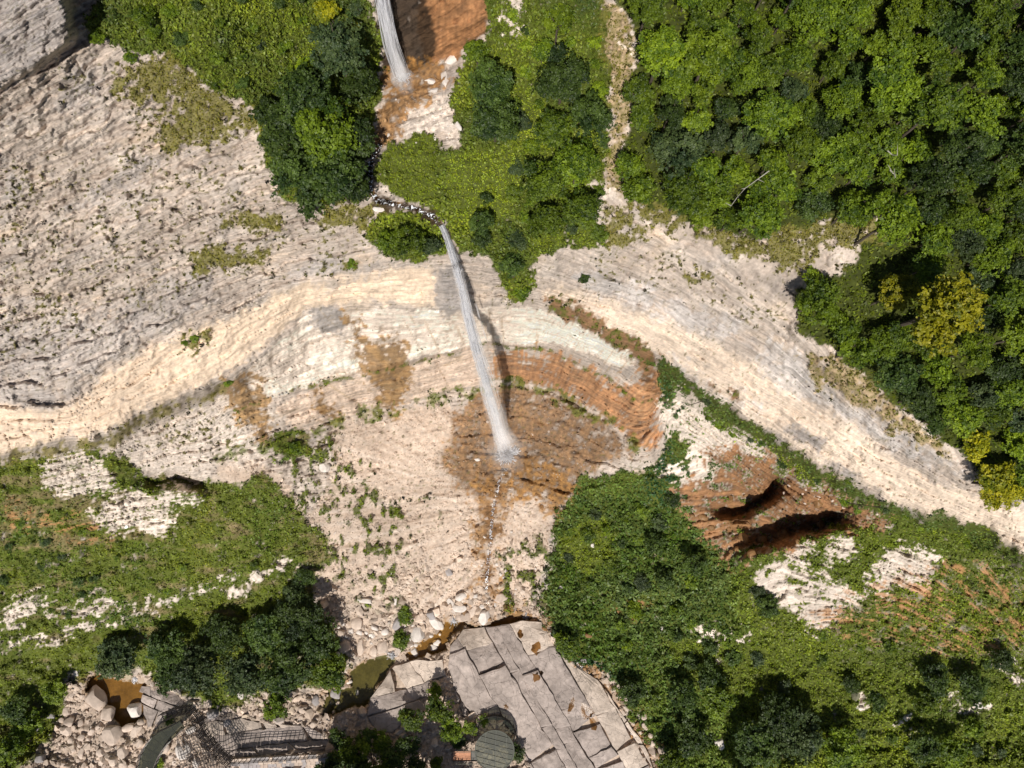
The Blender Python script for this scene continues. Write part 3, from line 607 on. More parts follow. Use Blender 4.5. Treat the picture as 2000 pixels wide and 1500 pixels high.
# ------------------------------------------------------------------ grass, herbs and low scrub (nobody could count it)
def ground_cover():
    rng = np.random.default_rng(21)
    allp, alln, alls, allc = [], [], [], []
    def pick(n):
        u = rng.uniform(-150, 2200, n); v = rng.uniform(-110, 1600, n)
        w = grid_at(veg, u, v)
        k = rng.random(n) < w * np.where(grid_at(M['forest_floor'], u, v) > .5, .35, 1.0)
        return u[k], v[k]
    # loose leaves
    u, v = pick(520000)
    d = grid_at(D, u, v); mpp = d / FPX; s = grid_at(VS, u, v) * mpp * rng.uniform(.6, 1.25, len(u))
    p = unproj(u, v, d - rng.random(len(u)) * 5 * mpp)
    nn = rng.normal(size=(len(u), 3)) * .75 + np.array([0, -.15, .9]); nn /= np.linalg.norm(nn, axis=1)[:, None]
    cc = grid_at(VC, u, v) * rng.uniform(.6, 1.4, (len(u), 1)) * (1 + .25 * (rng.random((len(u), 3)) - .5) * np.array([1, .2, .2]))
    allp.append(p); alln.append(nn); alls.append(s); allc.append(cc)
    # rounded tufts and low bushes
    u, v = pick(24000)
    lush = grid_at(veg, u, v) * np.clip(grid_at(VS, u, v) - 3.6, 0, 2) / 2
    k = 12
    r = rng.uniform(3.5, 12, len(u)) * (.5 + .6 * lush)
    d = grid_at(D, u, v); mpp = d / FPX; c = unproj(u, v, d)
    hv = rng.normal(size=(len(u), k, 3)); hv[..., 2] = np.abs(hv[..., 2]) + .1; hv /= np.linalg.norm(hv, axis=2)[..., None]
    pp = c[:, None] + hv * (r * mpp)[:, None, None] * rng.uniform(.75, 1.05, (len(u), k, 1))
    nn = hv + rng.normal(size=hv.shape) * .5; nn /= np.linalg.norm(nn, axis=2)[..., None]
    bc = grid_at(VC, u, v) * rng.uniform(.55, 1.3, (len(u), 1))
    cc = bc[:, None] * rng.uniform(.65, 1.35, (len(u), k, 1))
    ss = np.repeat((grid_at(VS, u, v) * mpp * 1.0)[:, None], k, 1) * rng.uniform(.7, 1.3, (len(u), k))
    allp.append(pp.reshape(-1, 3)); alln.append(nn.reshape(-1, 3)); alls.append(ss.ravel()); allc.append(cc.reshape(-1, 3))
    p = np.concatenate(allp); n = np.concatenate(alln); s = np.concatenate(alls); c = np.clip(np.concatenate(allc), .005, .6)
    vv, f, k = leaf_tris(p, n, s, rng)
    o = mesh_from('ground_cover', vv, f, k, leaf_material('herb_leaves', (0, 0, 0), (1, 1, 1), attr=True), np.repeat(c, 3, 0))
    tag(o, kind='stuff', cat='ground cover', label='grass, herbs and low scrub covering the ledges and slopes')
    return len(p)
ground_cover()

# ------------------------------------------------------------------ trees
LEAF = {
 'mid':    leaf_material('leaves_mid_green', (.030,.060,.005), (.165,.235,.010)),
 'dark':   leaf_material('leaves_dark_green', (.018,.038,.008), (.080,.125,.018)),
 'blue':   leaf_material('leaves_blue_green', (.026,.048,.018), (.085,.118,.034)),
 'bright': leaf_material('leaves_bright_green', (.05,.09,.005), (.215,.29,.012)),
 'yellow': leaf_material('leaves_yellow_green', (.12,.15,.006), (.44,.40,.012)),
}
MAT_BARK = rock_material('bark', attr=False, base=(.10,.08,.06), nscale=6, amt=.4)
def crown_mesh(seed, ncl, nleaf, lsize):
    rng = np.random.default_rng(seed)
    # boughs of different sizes spread over a lopsided crown, each carrying small leafy sprays
    cen = []
    lob = rng.uniform(.62, 1.0, 7); ph = rng.uniform(0, 6.28)
    while len(cen) < ncl:
        h = rng.normal(size=3); h /= np.linalg.norm(h)
        if h[2] < -.3: continue
        az = (math.atan2(h[1], h[0]) + ph) % (2 * math.pi) / (2 * math.pi) * 7
        l = lob[int(az)] * (1 - az % 1) + lob[(int(az) + 1) % 7] * (az % 1)
        cen.append(h * rng.uniform(.35, .9) * np.array([l, l, rng.uniform(.5, 1.05)]))
    cen = np.array(cen); cr = rng.uniform(.13, .34, ncl) * (1.25 - .4 * np.linalg.norm(cen, axis=1))
    nsp = max(nleaf // 13, 20)
    w = cr ** 2; w /= w.sum(); wb = rng.choice(ncl, nsp, p=w)
    hv = rng.normal(size=(nsp, 3)); hv /= np.linalg.norm(hv, axis=1)[:, None]; hv[:, 2] = np.where(hv[:, 2] < -.25, -hv[:, 2], hv[:, 2])
    sp = cen[wb] + hv * (cr[wb] * rng.uniform(.5, 1.15, nsp))[:, None] * np.array([1, 1, .8])
    sn = hv * .7 + np.array([0, 0, .6]) + rng.normal(size=(nsp, 3)) * .45; sn /= np.linalg.norm(sn, axis=1)[:, None]
    which = rng.integers(0, nsp, nleaf)
    t = rng.normal(size=(nleaf, 3)); t -= (t * sn[which]).sum(1)[:, None] * sn[which] * .8
    sr = rng.uniform(.6, 1.5, nsp)[which][:, None]
    p = sp[which] + t * lsize * .62 * sr
    n = sn[which] + rng.normal(size=(nleaf, 3)) * .38; n /= np.linalg.norm(n, axis=1)[:, None]
    tint = np.clip(.5 + .2 * rng.normal(size=ncl)[wb[which]] + .2 * rng.normal(size=nsp)[which] + .14 * rng.normal(size=nleaf), 0, 1)
    vv, f, k = leaf_tris(p, n, lsize * rng.uniform(.6, 1.3, nleaf), rng, diamond=True)
    return vv, f, k, np.repeat(tint, 4)[:, None] * np.ones(3), cen
def tube(pts, r0, r1, n=6):
    V_, F_ = [], []
    for i, p in enumerate(pts):
        p = Vector(p); q = Vector(pts[min(i + 1, len(pts) - 1)]) - Vector(pts[max(i - 1, 0)])
        q.normalize(); a = q.orthogonal().normalized(); b = q.cross(a)
        r = r0 + (r1 - r0) * i / (len(pts) - 1)
        for k in range(n):
            t = 2 * math.pi * k / n; V_.append(p + (a * math.cos(t) + b * math.sin(t)) * r)
    for i in range(len(pts) - 1):
        for k in range(n):
            F_.append((i * n + k, i * n + (k + 1) % n, (i + 1) * n + (k + 1) % n, (i + 1) * n + k))
    return V_, F_
def pymesh(name, V_, F_, mat, smooth=False):
    me = bpy.data.meshes.new(name); me.from_pydata([tuple(v) for v in V_], [], F_)
    if smooth: me.polygons.foreach_set('use_smooth', [True] * len(me.polygons))
    if mat: me.materials.append(mat)
    me.update(); return me
def join(parts):
    V_, F_ = [], []
    for v, f in parts:
        o = len(V_); V_ += list(v); F_ += [tuple(i + o for i in q) for q in f]
    return V_, F_
CROWN = {}; TRUNK = {}
for size, (ns, ncl, nl, ls) in {'big': (6, 44, 10500, .062), 'mid': (5, 26, 4600, .088), 'small': (4, 14, 1700, .135)}.items():
    for k in range(ns):
        vv, f, q, cc, cen = crown_mesh(100 + k + len(size) * 50, ncl, nl, ls)
        for kind, m in LEAF.items():
            CROWN[size, k, kind] = mesh_from('crown_%s' % size, vv, f, q, m, cc, link=False) if kind == 'mid' else None
        for kind, m in LEAF.items():
            if kind != 'mid':
                me = CROWN[size, k, 'mid'].copy(); me.materials.clear(); me.materials.append(m); CROWN[size, k, kind] = me
        parts = [tube([(0, 0, -1.9), (.02, .03, -1.0), (0, 0, -.3), (.03, 0, .25)], .058, .03, 7)]
        for c in cen[:9]:
            parts.append(tube([(0, 0, -.75 + .4 * random.random()), tuple(c * .5 + np.array([0, 0, -.12])), tuple(c * .95)], .035, .008, 5))
        TRUNK[size, k] = pymesh('trunk_' + size, *join(parts), MAT_BARK)
def ground_z(x, y, z):
    for _ in range(7):
        u, v = proj(x, y, z)
        z = CAMH - float(grid_at(D, np.array(float(u)), np.array(float(v))))
    return z
TREES = []
def tree(u, v, rpx, kind, label, group, name='tree', hf=1.0, flat=1.0, trunk_up=1.25):
    if kind == 'yellow' and rpx > 38 and 1700 < u < 1900: trunk_up = 1.7
    d0 = float(grid_at(D, np.array(float(u)), np.array(float(v))))
    R = rpx * d0 / FPX
    hc = R * trunk_up * hf
    for _ in range(3):
        p = unproj(float(u), float(v), d0 - hc)
        gz = ground_z(p[0], p[1], CAMH - d0)
        # a crown that would float far above a drop is lowered to its slope
        if p[2] - gz > hc * 2.2: hc *= .7
    size = 'big' if rpx > 42 else ('mid' if rpx > 20 else 'small')
    k = random.randrange({'big': 6, 'mid': 5, 'small': 4}[size])
    e = empty(name, (p[0], p[1], gz - .05)); e.rotation_euler = (0, 0, random.uniform(0, 6.28))
    h = max(.3 * R, p[2] - gz)
    R = rpx * (CAMH - p[2]) / FPX
    inst('crown', CROWN[size, k, kind], e, (0, 0, h), (random.uniform(-.12, .12), random.uniform(-.12, .12), 0), (R * random.uniform(.93, 1.12), R * random.uniform(.93, 1.12), R * .85 * flat))
    inst('trunk', TRUNK[size, k], e, (0, 0, h), (0, 0, 0), (R, R, max(h / 1.85, .2)))
    if rpx > 14 and name != 'shrub': pass
    tag(e, label, 'shrub' if name == 'shrub' else 'tree', group)
    TREES.append((u, v, e)); return e

# hand placed ones -----------------------------------------------------------
HT = [
 (655,95,70,'blue','blue-green tree left of the upper waterfall, topmost of the dark cluster'),
 (700,165,55,'dark','dark tree beside the brown pool under the upper waterfall'),
 (600,185,70,'dark','dark green tree below the blue-green one, at the grass edge'),
 (550,260,62,'dark','large dark tree on the left edge of the dense cluster above the pale cliff'),
 (640,255,72,'mid','broad green tree in the middle of the dense cluster by the stream'),
 (695,270,52,'dark','dark tree overhanging the orange stream bed'),
 (570,340,55,'dark','dark tree at the lower left of the dense cluster, against pale rock'),
 (650,345,66,'dark','dark tree in the lower middle of the cluster above the stream bend'),
 (610,395,42,'dark','lowest tree of the dense cluster, over the speckled white rock'),
 (700,365,38,'dark','small dark tree leaning over the bend of the narrow stream'),
 (520,215,34,'dark','small dark tree where the dense cluster meets the bright grass'),
 (640,18,30,'yellow','yellow tree at the top edge left of the upper waterfall'),
 (690,48,20,'yellow','small yellow-green tree touching the dark wet wall'),
 (600,130,28,'bright','lime green tree left of the blue-green tree'),
 (628,140,16,'yellow','small yellow bush between the lime tree and the blue-green tree'),
 (955,165,62,'dark','rounded dark tree right of the orange wall'),
 (965,235,58,'dark','rounded dark tree just below the one right of the orange wall'),
 (930,105,34,'mid','green tree at the foot of the orange wall'),
 (1100,150,64,'dark','dark tree in the upper part of the central thicket'),
 (1150,230,52,'dark','dark tree on the right side of the central thicket by the tan strip'),
 (1080,250,50,'mid','green tree in the heart of the central thicket'),
 (1130,320,56,'mid','broad green tree low in the central thicket'),
 (1060,350,52,'mid','green tree left of the broad one low in the central thicket'),
 (1140,410,46,'mid','green tree above the pale speckled cliff, right end of the thicket'),
 (1070,430,44,'mid','green tree near the bottom of the central thicket'),
 (1090,40,42,'bright','bright green tree at the top of the central thicket'),
 (1060,95,30,'mid','small green tree between the bright tree and the white rock streak'),
 (940,435,30,'dark','dark bush above the lip right of the main waterfall'),
 (950,388,18,'dark','small dark bush alone in the bright meadow'),
 (940,470,24,'dark','second dark bush above the lip, nearer the edge'),
 (1003,520,32,'dark','dark bush hanging over the white cliff right of the waterfall'),
 (1015,570,22,'mid','trailing bush below the one hanging over the white cliff'),
 (800,470,40,'mid','low rounded thicket left of the waterfall lip'),
 (755,475,30,'mid','left end of the low thicket beside the waterfall lip'),
 (843,478,24,'blue','grey-green bush touching the waterfall lip'),
 (1600,590,56,'mid','lone green tree standing on the pale ledge below the meadow'),
 (1645,640,40,'mid','green tree just below the lone one on the pale ledge'),
 (1590,545,28,'bright','bright small tree on top of the lone ledge tree'),
 (1755,572,46,'yellow','yellow-green tree at the edge of the deep shadow'),
 (1850,602,100,'yellow','largest yellow tree, in the dark forest on the right'),
 (1805,660,52,'bright','lime tree below the largest yellow tree'),
 (1740,665,46,'mid','green tree left under the lime tree'),
 (1900,870,36,'yellow','yellow tree near the lower right tip of the forest'),
 (1950,945,56,'yellow','yellow-green tree hanging over the white band at the right edge'),
 (1985,870,40,'bright','bright tree above the yellow-green one at the right edge'),
 (230,1285,50,'blue','grey-green tree above the left brown pool'),
 (325,1265,48,'dark','dark tree second from the left along the stream'),
 (390,1310,60,'blue','large blue-green tree over the stream in the left group'),
 (440,1240,46,'dark','dark tree on the grassy bank in the middle of the left group'),
 (478,1310,54,'blue','blue-green tree in the middle of the streamside group'),
 (520,1235,50,'dark','dark tree against the grass in the streamside group'),
 (560,1300,60,'dark','large dark tree at the lower side of the streamside group'),
 (582,1200,48,'dark','dark tree beside the talus edge'),
 (625,1250,50,'dark','dark tree at the right end of the streamside group by the talus'),
 (640,1310,44,'mid','green tree over the green pool'),
 (595,1130,24,'dark','small tree at the tip of the streamside group'),
 (575,1160,26,'blue','small blue-green tree next to the tip of the streamside group'),
 (540,1378,30,'mid','rounded bush between the pale bedrock and the brown shallows'),
 (340,1320,42,'dark','dark tree touching the grey bedrock on the left'),
 (795,1203,22,'mid','upper of two bushes among the streamside boulders'),
 (785,1250,22,'mid','lower of two bushes among the streamside boulders'),
 (850,1352,20,'bright','lime green sapling between the two bedrock domes'),
 (862,1385,34,'mid','green tree between the two bedrock domes'),
 (882,1422,28,'mid','green tree nearest the brick coloured deck'),
 (805,1402,26,'mid','green bush on the shaded side of the small bedrock dome'),
 (795,1395,16,'dark','dark sapling on the small bedrock dome'),
 (690,1468,36,'mid','tree in the shade at the bottom left of the deck'),
 (745,1450,24,'mid','small tree in the shade below the small bedrock dome'),
 (800,1450,24,'dark','dark tree in the shade left of the deck'),
 (850,1492,18,'mid','tree in the shade touching the deck at the lower edge'),
 (640,1505,30,'dark','dark tree at the bottom edge beside the fenced wall'),
 (745,1500,30,'mid','green tree at the bottom edge under the shaded trees'),
 (945,1405,13,'mid','low bush in the grey bedrock joint above the glass disc'),
 (918,1420,20,'bright','leafy bush on the bedrock between deck and glass disc'),
 (1010,1470,22,'dark','dark bush right of the glass disc'),
 (895,1448,18,'dark','dark bush above the brick coloured deck'),
 (1108,1255,28,'mid','green bush at the upper right corner of the bedrock shelf'),
 (1090,1235,16,'dark','dark bush beside the orange stones at the corner of the shelf'),
 (1232,1350,28,'dark','dark bush on the right bank of the orange rill'),
 (1215,1330,14,'dark','small dark bush above the one on the right bank of the rill'),
 (1500,1185,28,'dark','dark tree left below the striped white outcrop'),
 (1480,1155,18,'blue','blue-green bush touching the striped white outcrop'),
 (1432,1285,20,'dark','round dark tree below the small grey crags'),
 (1385,1320,32,'dark','dark tree left below the round dark one'),
 (1350,1290,20,'dark','small dark tree upper left of the slope clump'),
 (1330,1365,38,'dark','dark tree on the slope right of the rill'),
 (1400,1365,36,'mid','green tree in the slope clump'),
 (1520,1400,46,'dark','dark tree at the head of the large bottom clump'),
 (1560,1440,56,'blue','largest blue-green tree at the bottom of the slope'),
 (1480,1450,52,'dark','dark tree left of the largest blue-green one'),
 (1640,1460,46,'mid','green tree right of the largest blue-green one'),
 (1350,1440,40,'dark','dark tree above the bottom edge, right of the bedrock shelf'),
 (1310,1490,38,'mid','green tree at the bottom edge beside the bedrock shelf'),
 (1830,1330,38,'dark','dark tree below the rusty streaked rocks'),
 (1900,1340,36,'dark','dark tree right of the one below the rusty streaked rocks'),
 (1805,1370,26,'mid','green tree lower left of the pair below the rusty rocks'),
 (1710,1370,22,'dark','dark bush beside the small white rock'),
 (1660,1335,22,'dark','dark bush upper left of the small white rock'),
 (1800,1455,36,'dark','dark tree near the bottom, left of the stony clearing'),
 (1860,1470,36,'mid','green tree near the bottom, beside the stony clearing'),
 (1900,1420,24,'mid','small green tree above the stony clearing'),
 (1280,1060,24,'dark','small dark tree on the green hummock'),
 (1215,1060,14,'dark','dark bush in the middle of the green hummock'),
 (1355,1100,30,'dark','dark tree left of the rusty alcove foot'),
 (1300,1130,24,'dark','dark bush below the green hummock'),
 (1225,1150,18,'dark','dark bush low on the green hummock'),
 (1960,1290,26,'dark','dark bush at the right edge below the rusty rocks'),
 (1290,1020,20,'blue','blue-green bush on the upper side of the hummock'),
 (60,1410,34,'mid','green bush on the lower left bank above the stones'),
 (30,1385,30,'dark','dark bush at the lower left edge'),
 (110,1350,26,'bright','bright bush at the left end of the stony bed'),
 (20,1470,36,'mid','green tree in the lower left corner'),
 (155,1135,14,'dark','left one of two small dark bushes on the grassy ledge'),
 (185,1130,12,'dark','right one of two small dark bushes on the grassy ledge'),
 (160,1160,12,'dark','small dark bush just under the pair on the grassy ledge'),
 (10,1133,14,'dark','small dark bush at the left edge of the grassy slope'),
 (380,660,12,'mid','lone flat bush on the cream coloured rock band'),
 (360,668,10,'mid','small bush at the left tip of the lone one on the cream band'),
 (688,515,14,'mid','small round bush on the pale rock left of the cliff rim'),
 (445,745,14,'mid','small bush at the head of the left brown stain'),
 (1142,545,14,'dark','small bush on the ledge right of the waterfall'),
 (575,875,20,'mid','bush at the foot of the curved cliff, top of the talus'),
 (330,1405,12,'dark','dark bush inside the fenced walkway bend'),
 (310,1490,14,'bright','bright bush under the bottom of the curved walkway'),
 (280,30,30,'mid','shaded green tree at the upper left beside the rock block'),
 (190,75,22,'mid','low tree at the corner of the rock block'),
 (255,110,20,'mid','low tree along the upper edge of the pale slope'),
 (300,60,22,'mid','green tree on the grassy hill near the top left'),
]
SHR = 24
for (u, v, r, k, lab) in HT:
    lowb = r < SHR
    tree(u, v, r, k, lab, None, name='shrub' if lowb else 'tree', trunk_up=.55 if lowb else 1.15, flat=.8 if lowb else 1.0)

# trees that stand just outside the bottom edge and throw the shade there
for i, (u, v, r) in enumerate([(690,1540,50),(750,1550,50),(810,1540,48),(880,1575,40),(640,1560,46),(720,1590,60),(840,1590,60),(1560,1560,60),(1470,1560,50)]):
    tree(u, v, r, 'dark', 'dark tree just past the lower edge, %s of the shading row' % ordw(i), 'trees beyond the lower edge', trunk_up=1.5)
for i, (u, v, r) in enumerate([(665,1440,26),(715,1440,24),(770,1478,28),(810,1500,24),(700,1500,30),(660,1490,24)]):
    tree(u, v, r, 'dark', 'shaded dark tree, %s in the shadow left of the deck' % ordw(i), 'trees in the shade beside the deck', trunk_up=1.2)

# the forest: crowns packed side by side, kept apart by a minimum distance
FP = P['forest_floor'][0]
def inside(poly, x, y):
    c = False
    for (ax, ay), (bx, by) in zip(poly, poly[1:] + poly[:1]):
        if (ay > y) != (by > y) and x < (bx - ax) * (y - ay) / (by - ay) + ax: c = not c
    return c
rf = random.Random(5)
fpts = []
for _ in range(40000):
    u = rf.uniform(1180, 2130); v = rf.uniform(-130, 1010)
    if not inside(FP, u, v) or inside([(1600,445),(1690,425),(1800,440),(1830,500),(1790,545),(1720,580),(1700,670),(1630,560)], u, v): continue
    if not inside(FP, u - 14, v + 14) or not inside(FP, u, v + 22): continue
    r = rf.uniform(34, 66)
    if any((u - a) ** 2 + (v - b) ** 2 < (.60 * (r + s)) ** 2 for a, b, s, _ in fpts): continue
    if any((u - a) ** 2 + (v - b) ** 2 < (.62 * (r + s)) ** 2 for a, b, s, _, _ in HT): continue
    n = float(fbm(np.array(u / 260), np.array(v / 260), 2, 71))
    east = u > 1860 and v < 360 or v > 700 or u > 1700 and 400 < v < 560
    kind = rf.choices(['mid', 'dark', 'bright', 'blue'], [5, 4.5 if east else .8, .4 if east else 1.2, 1.5 if east else .3])[0]  # darker leaf kinds weighted here to carry the forest's black shadows
    fpts.append((u, v, r, kind))
    if len(fpts) > 285: break
fpts.sort(key=lambda t: t[1])
rows = []
for t in fpts:
    if not rows or t[1] - rows[-1][0][1] > 75: rows.append([])
    rows[-1].append(t)
CW = {'mid': 'green', 'dark': 'dark green', 'bright': 'light green', 'blue': 'blue-green'}
for ri, row in enumerate(rows):
    row.sort(key=lambda t: t[0])
    for ci, (u, v, r, kind) in enumerate(row):
        sz = 'large' if r > 56 else ('small' if r < 42 else 'middling')
        out_ = u > 2000 + r or v < -r
        lab = '%s %s tree, %s from left in the %s forest row' % (sz, CW[kind], ordw(ci), ordw(ri))
        tree(u, v, r, kind, lab, 'broadleaf trees of the forest on the right', trunk_up=rf.uniform(.8, 1.5) * (1.35 if u > 1650 and v > 380 else 1.5 if u > 1830 else 1))
# bushes scattered over the green slopes
ZN = [([(1320,1100),(1500,1200),(1700,1230),(2000,1260),(2030,1530),(1290,1530),(1180,1300),(1100,1250)], 26, (10,19), 'green slope right of the stream', .9),
      ([(1090,1020),(1330,960),(1400,1110),(1330,1240),(1100,1200)], 16, (12,22), 'green hummock below the rusty alcove', .8),
      ([(1295,715),(1400,790),(1560,895),(1900,1045),(1900,1075),(1700,1010),(1500,890),(1380,830)], 16, (10,16), 'green strip under the white band', .6),
      ([(250,-40),(700,-60),(720,60),(600,60),(560,240),(420,180)], 26, (14,26), 'grassy hill left of the upper waterfall', .7),
      ([(0,960),(300,1050),(560,1110),(500,1150),(0,1240)], 14, (8,14), 'long grassy slope on the left', .6),
      ([(1000,20),(1170,60),(1180,300),(1170,460),(1000,480)], 22, (14,28), 'central thicket', .8)]
for poly, n, (ra, rb), where, fl in ZN:
    pts = []
    xs = [p[0] for p in poly]; ys = [p[1] for p in poly]
    for _ in range(4000):
        u = rf.uniform(min(xs), max(xs)); v = rf.uniform(min(ys), max(ys)); r = rf.uniform(ra, rb)
        if not inside(poly, u, v) or any((u - a) ** 2 + (v - b) ** 2 < (r + s) ** 2 for a, b, s in pts): continue
        if any((u - a) ** 2 + (v - b) ** 2 < (.7 * (r + s)) ** 2 for a, b, s, _, _ in HT): continue
        pts.append((u, v, r))
        if len(pts) >= n: break
    pts.sort()
    for i, (u, v, r) in enumerate(pts):
        kind = rf.choice(['mid', 'mid', 'dark', 'bright', 'blue'])
        tree(u, v, r, kind, '%s bush, %s from the left on the %s' % (CW[kind], ordw(i), where), 'bushes on the ' + where, name='shrub', trunk_up=.5, flat=fl)
# ------------------------------------------------------------------ stones
MAT_BOULDER = rock_material('boulder_limestone', attr=False, base=(.56,.455,.375), nscale=1.6, amt=.28, bump=.5)
MAT_BOULDER_W = rock_material('boulder_white', attr=False, base=(.66,.60,.545), nscale=2.2, amt=.2, bump=.4)
MAT_BOULDER_B = rock_material('boulder_wet_brown', attr=False, base=(.24,.135,.06), nscale=2.2, amt=.4, rough=.45, bump=.4)
MAT_BOULDER_G = rock_material('boulder_grey', attr=False, base=(.36,.33,.32), nscale=1.8, amt=.25, bump=.5)
import bmesh
from mathutils import noise as mnoise
def boulder_mesh(seed, sub=3, cuts=7):
    r = random.Random(seed); bm = bmesh.new(); bmesh.ops.create_icosphere(bm, subdivisions=sub, radius=1)
    planes = []
    for _ in range(cuts):
        n = Vector((r.gauss(0, 1), r.gauss(0, 1), r.gauss(0, .8))).normalized(); planes.append((n, r.uniform(.55, .88)))
    off = Vector((r.random() * 50,) * 3)
    for v in bm.verts:
        for n, dd in planes:
            k = v.co.dot(n)
            if k > dd: v.co -= n * (k - dd) * .9
        v.co *= 1 + .10 * mnoise.noise(v.co * 1.6 + off) + .035 * mnoise.noise(v.co * 5 + off)
    me = bpy.data.meshes.new('boulder'); bm.to_mesh(me); bm.free()
    me.polygons.foreach_set('use_smooth', [True] * len(me.polygons)); me.set_sharp_from_angle(angle=math.radians(28)); return me
BM = {}
for k in range(9):
    b0 = boulder_mesh(k + 3)
    for nm, m in (('t', MAT_BOULDER), ('w', MAT_BOULDER_W), ('b', MAT_BOULDER_B), ('g', MAT_BOULDER_G)):
        me = b0.copy(); me.materials.append(m); BM[k, nm] = me
rb = random.Random(9)
def boulder(u, v, w, h, rot, label, mat='t', group=None, sink=.25, k=None):
    p, mpp = site(u, v)
    a, b = w * .55 * mpp, h * .55 * mpp; c = min(a, b) * rb.uniform(.65, .95)
    o = inst('boulder', BM[rb.randrange(9) if k is None else k, mat], None, (p.x, p.y, p.z + c * (1 - 2 * sink) * .6), (rb.uniform(-.15, .15), rb.uniform(-.15, .15), -math.radians(rot)), (a, b, c))
    return tag(o, label, 'boulder', group)
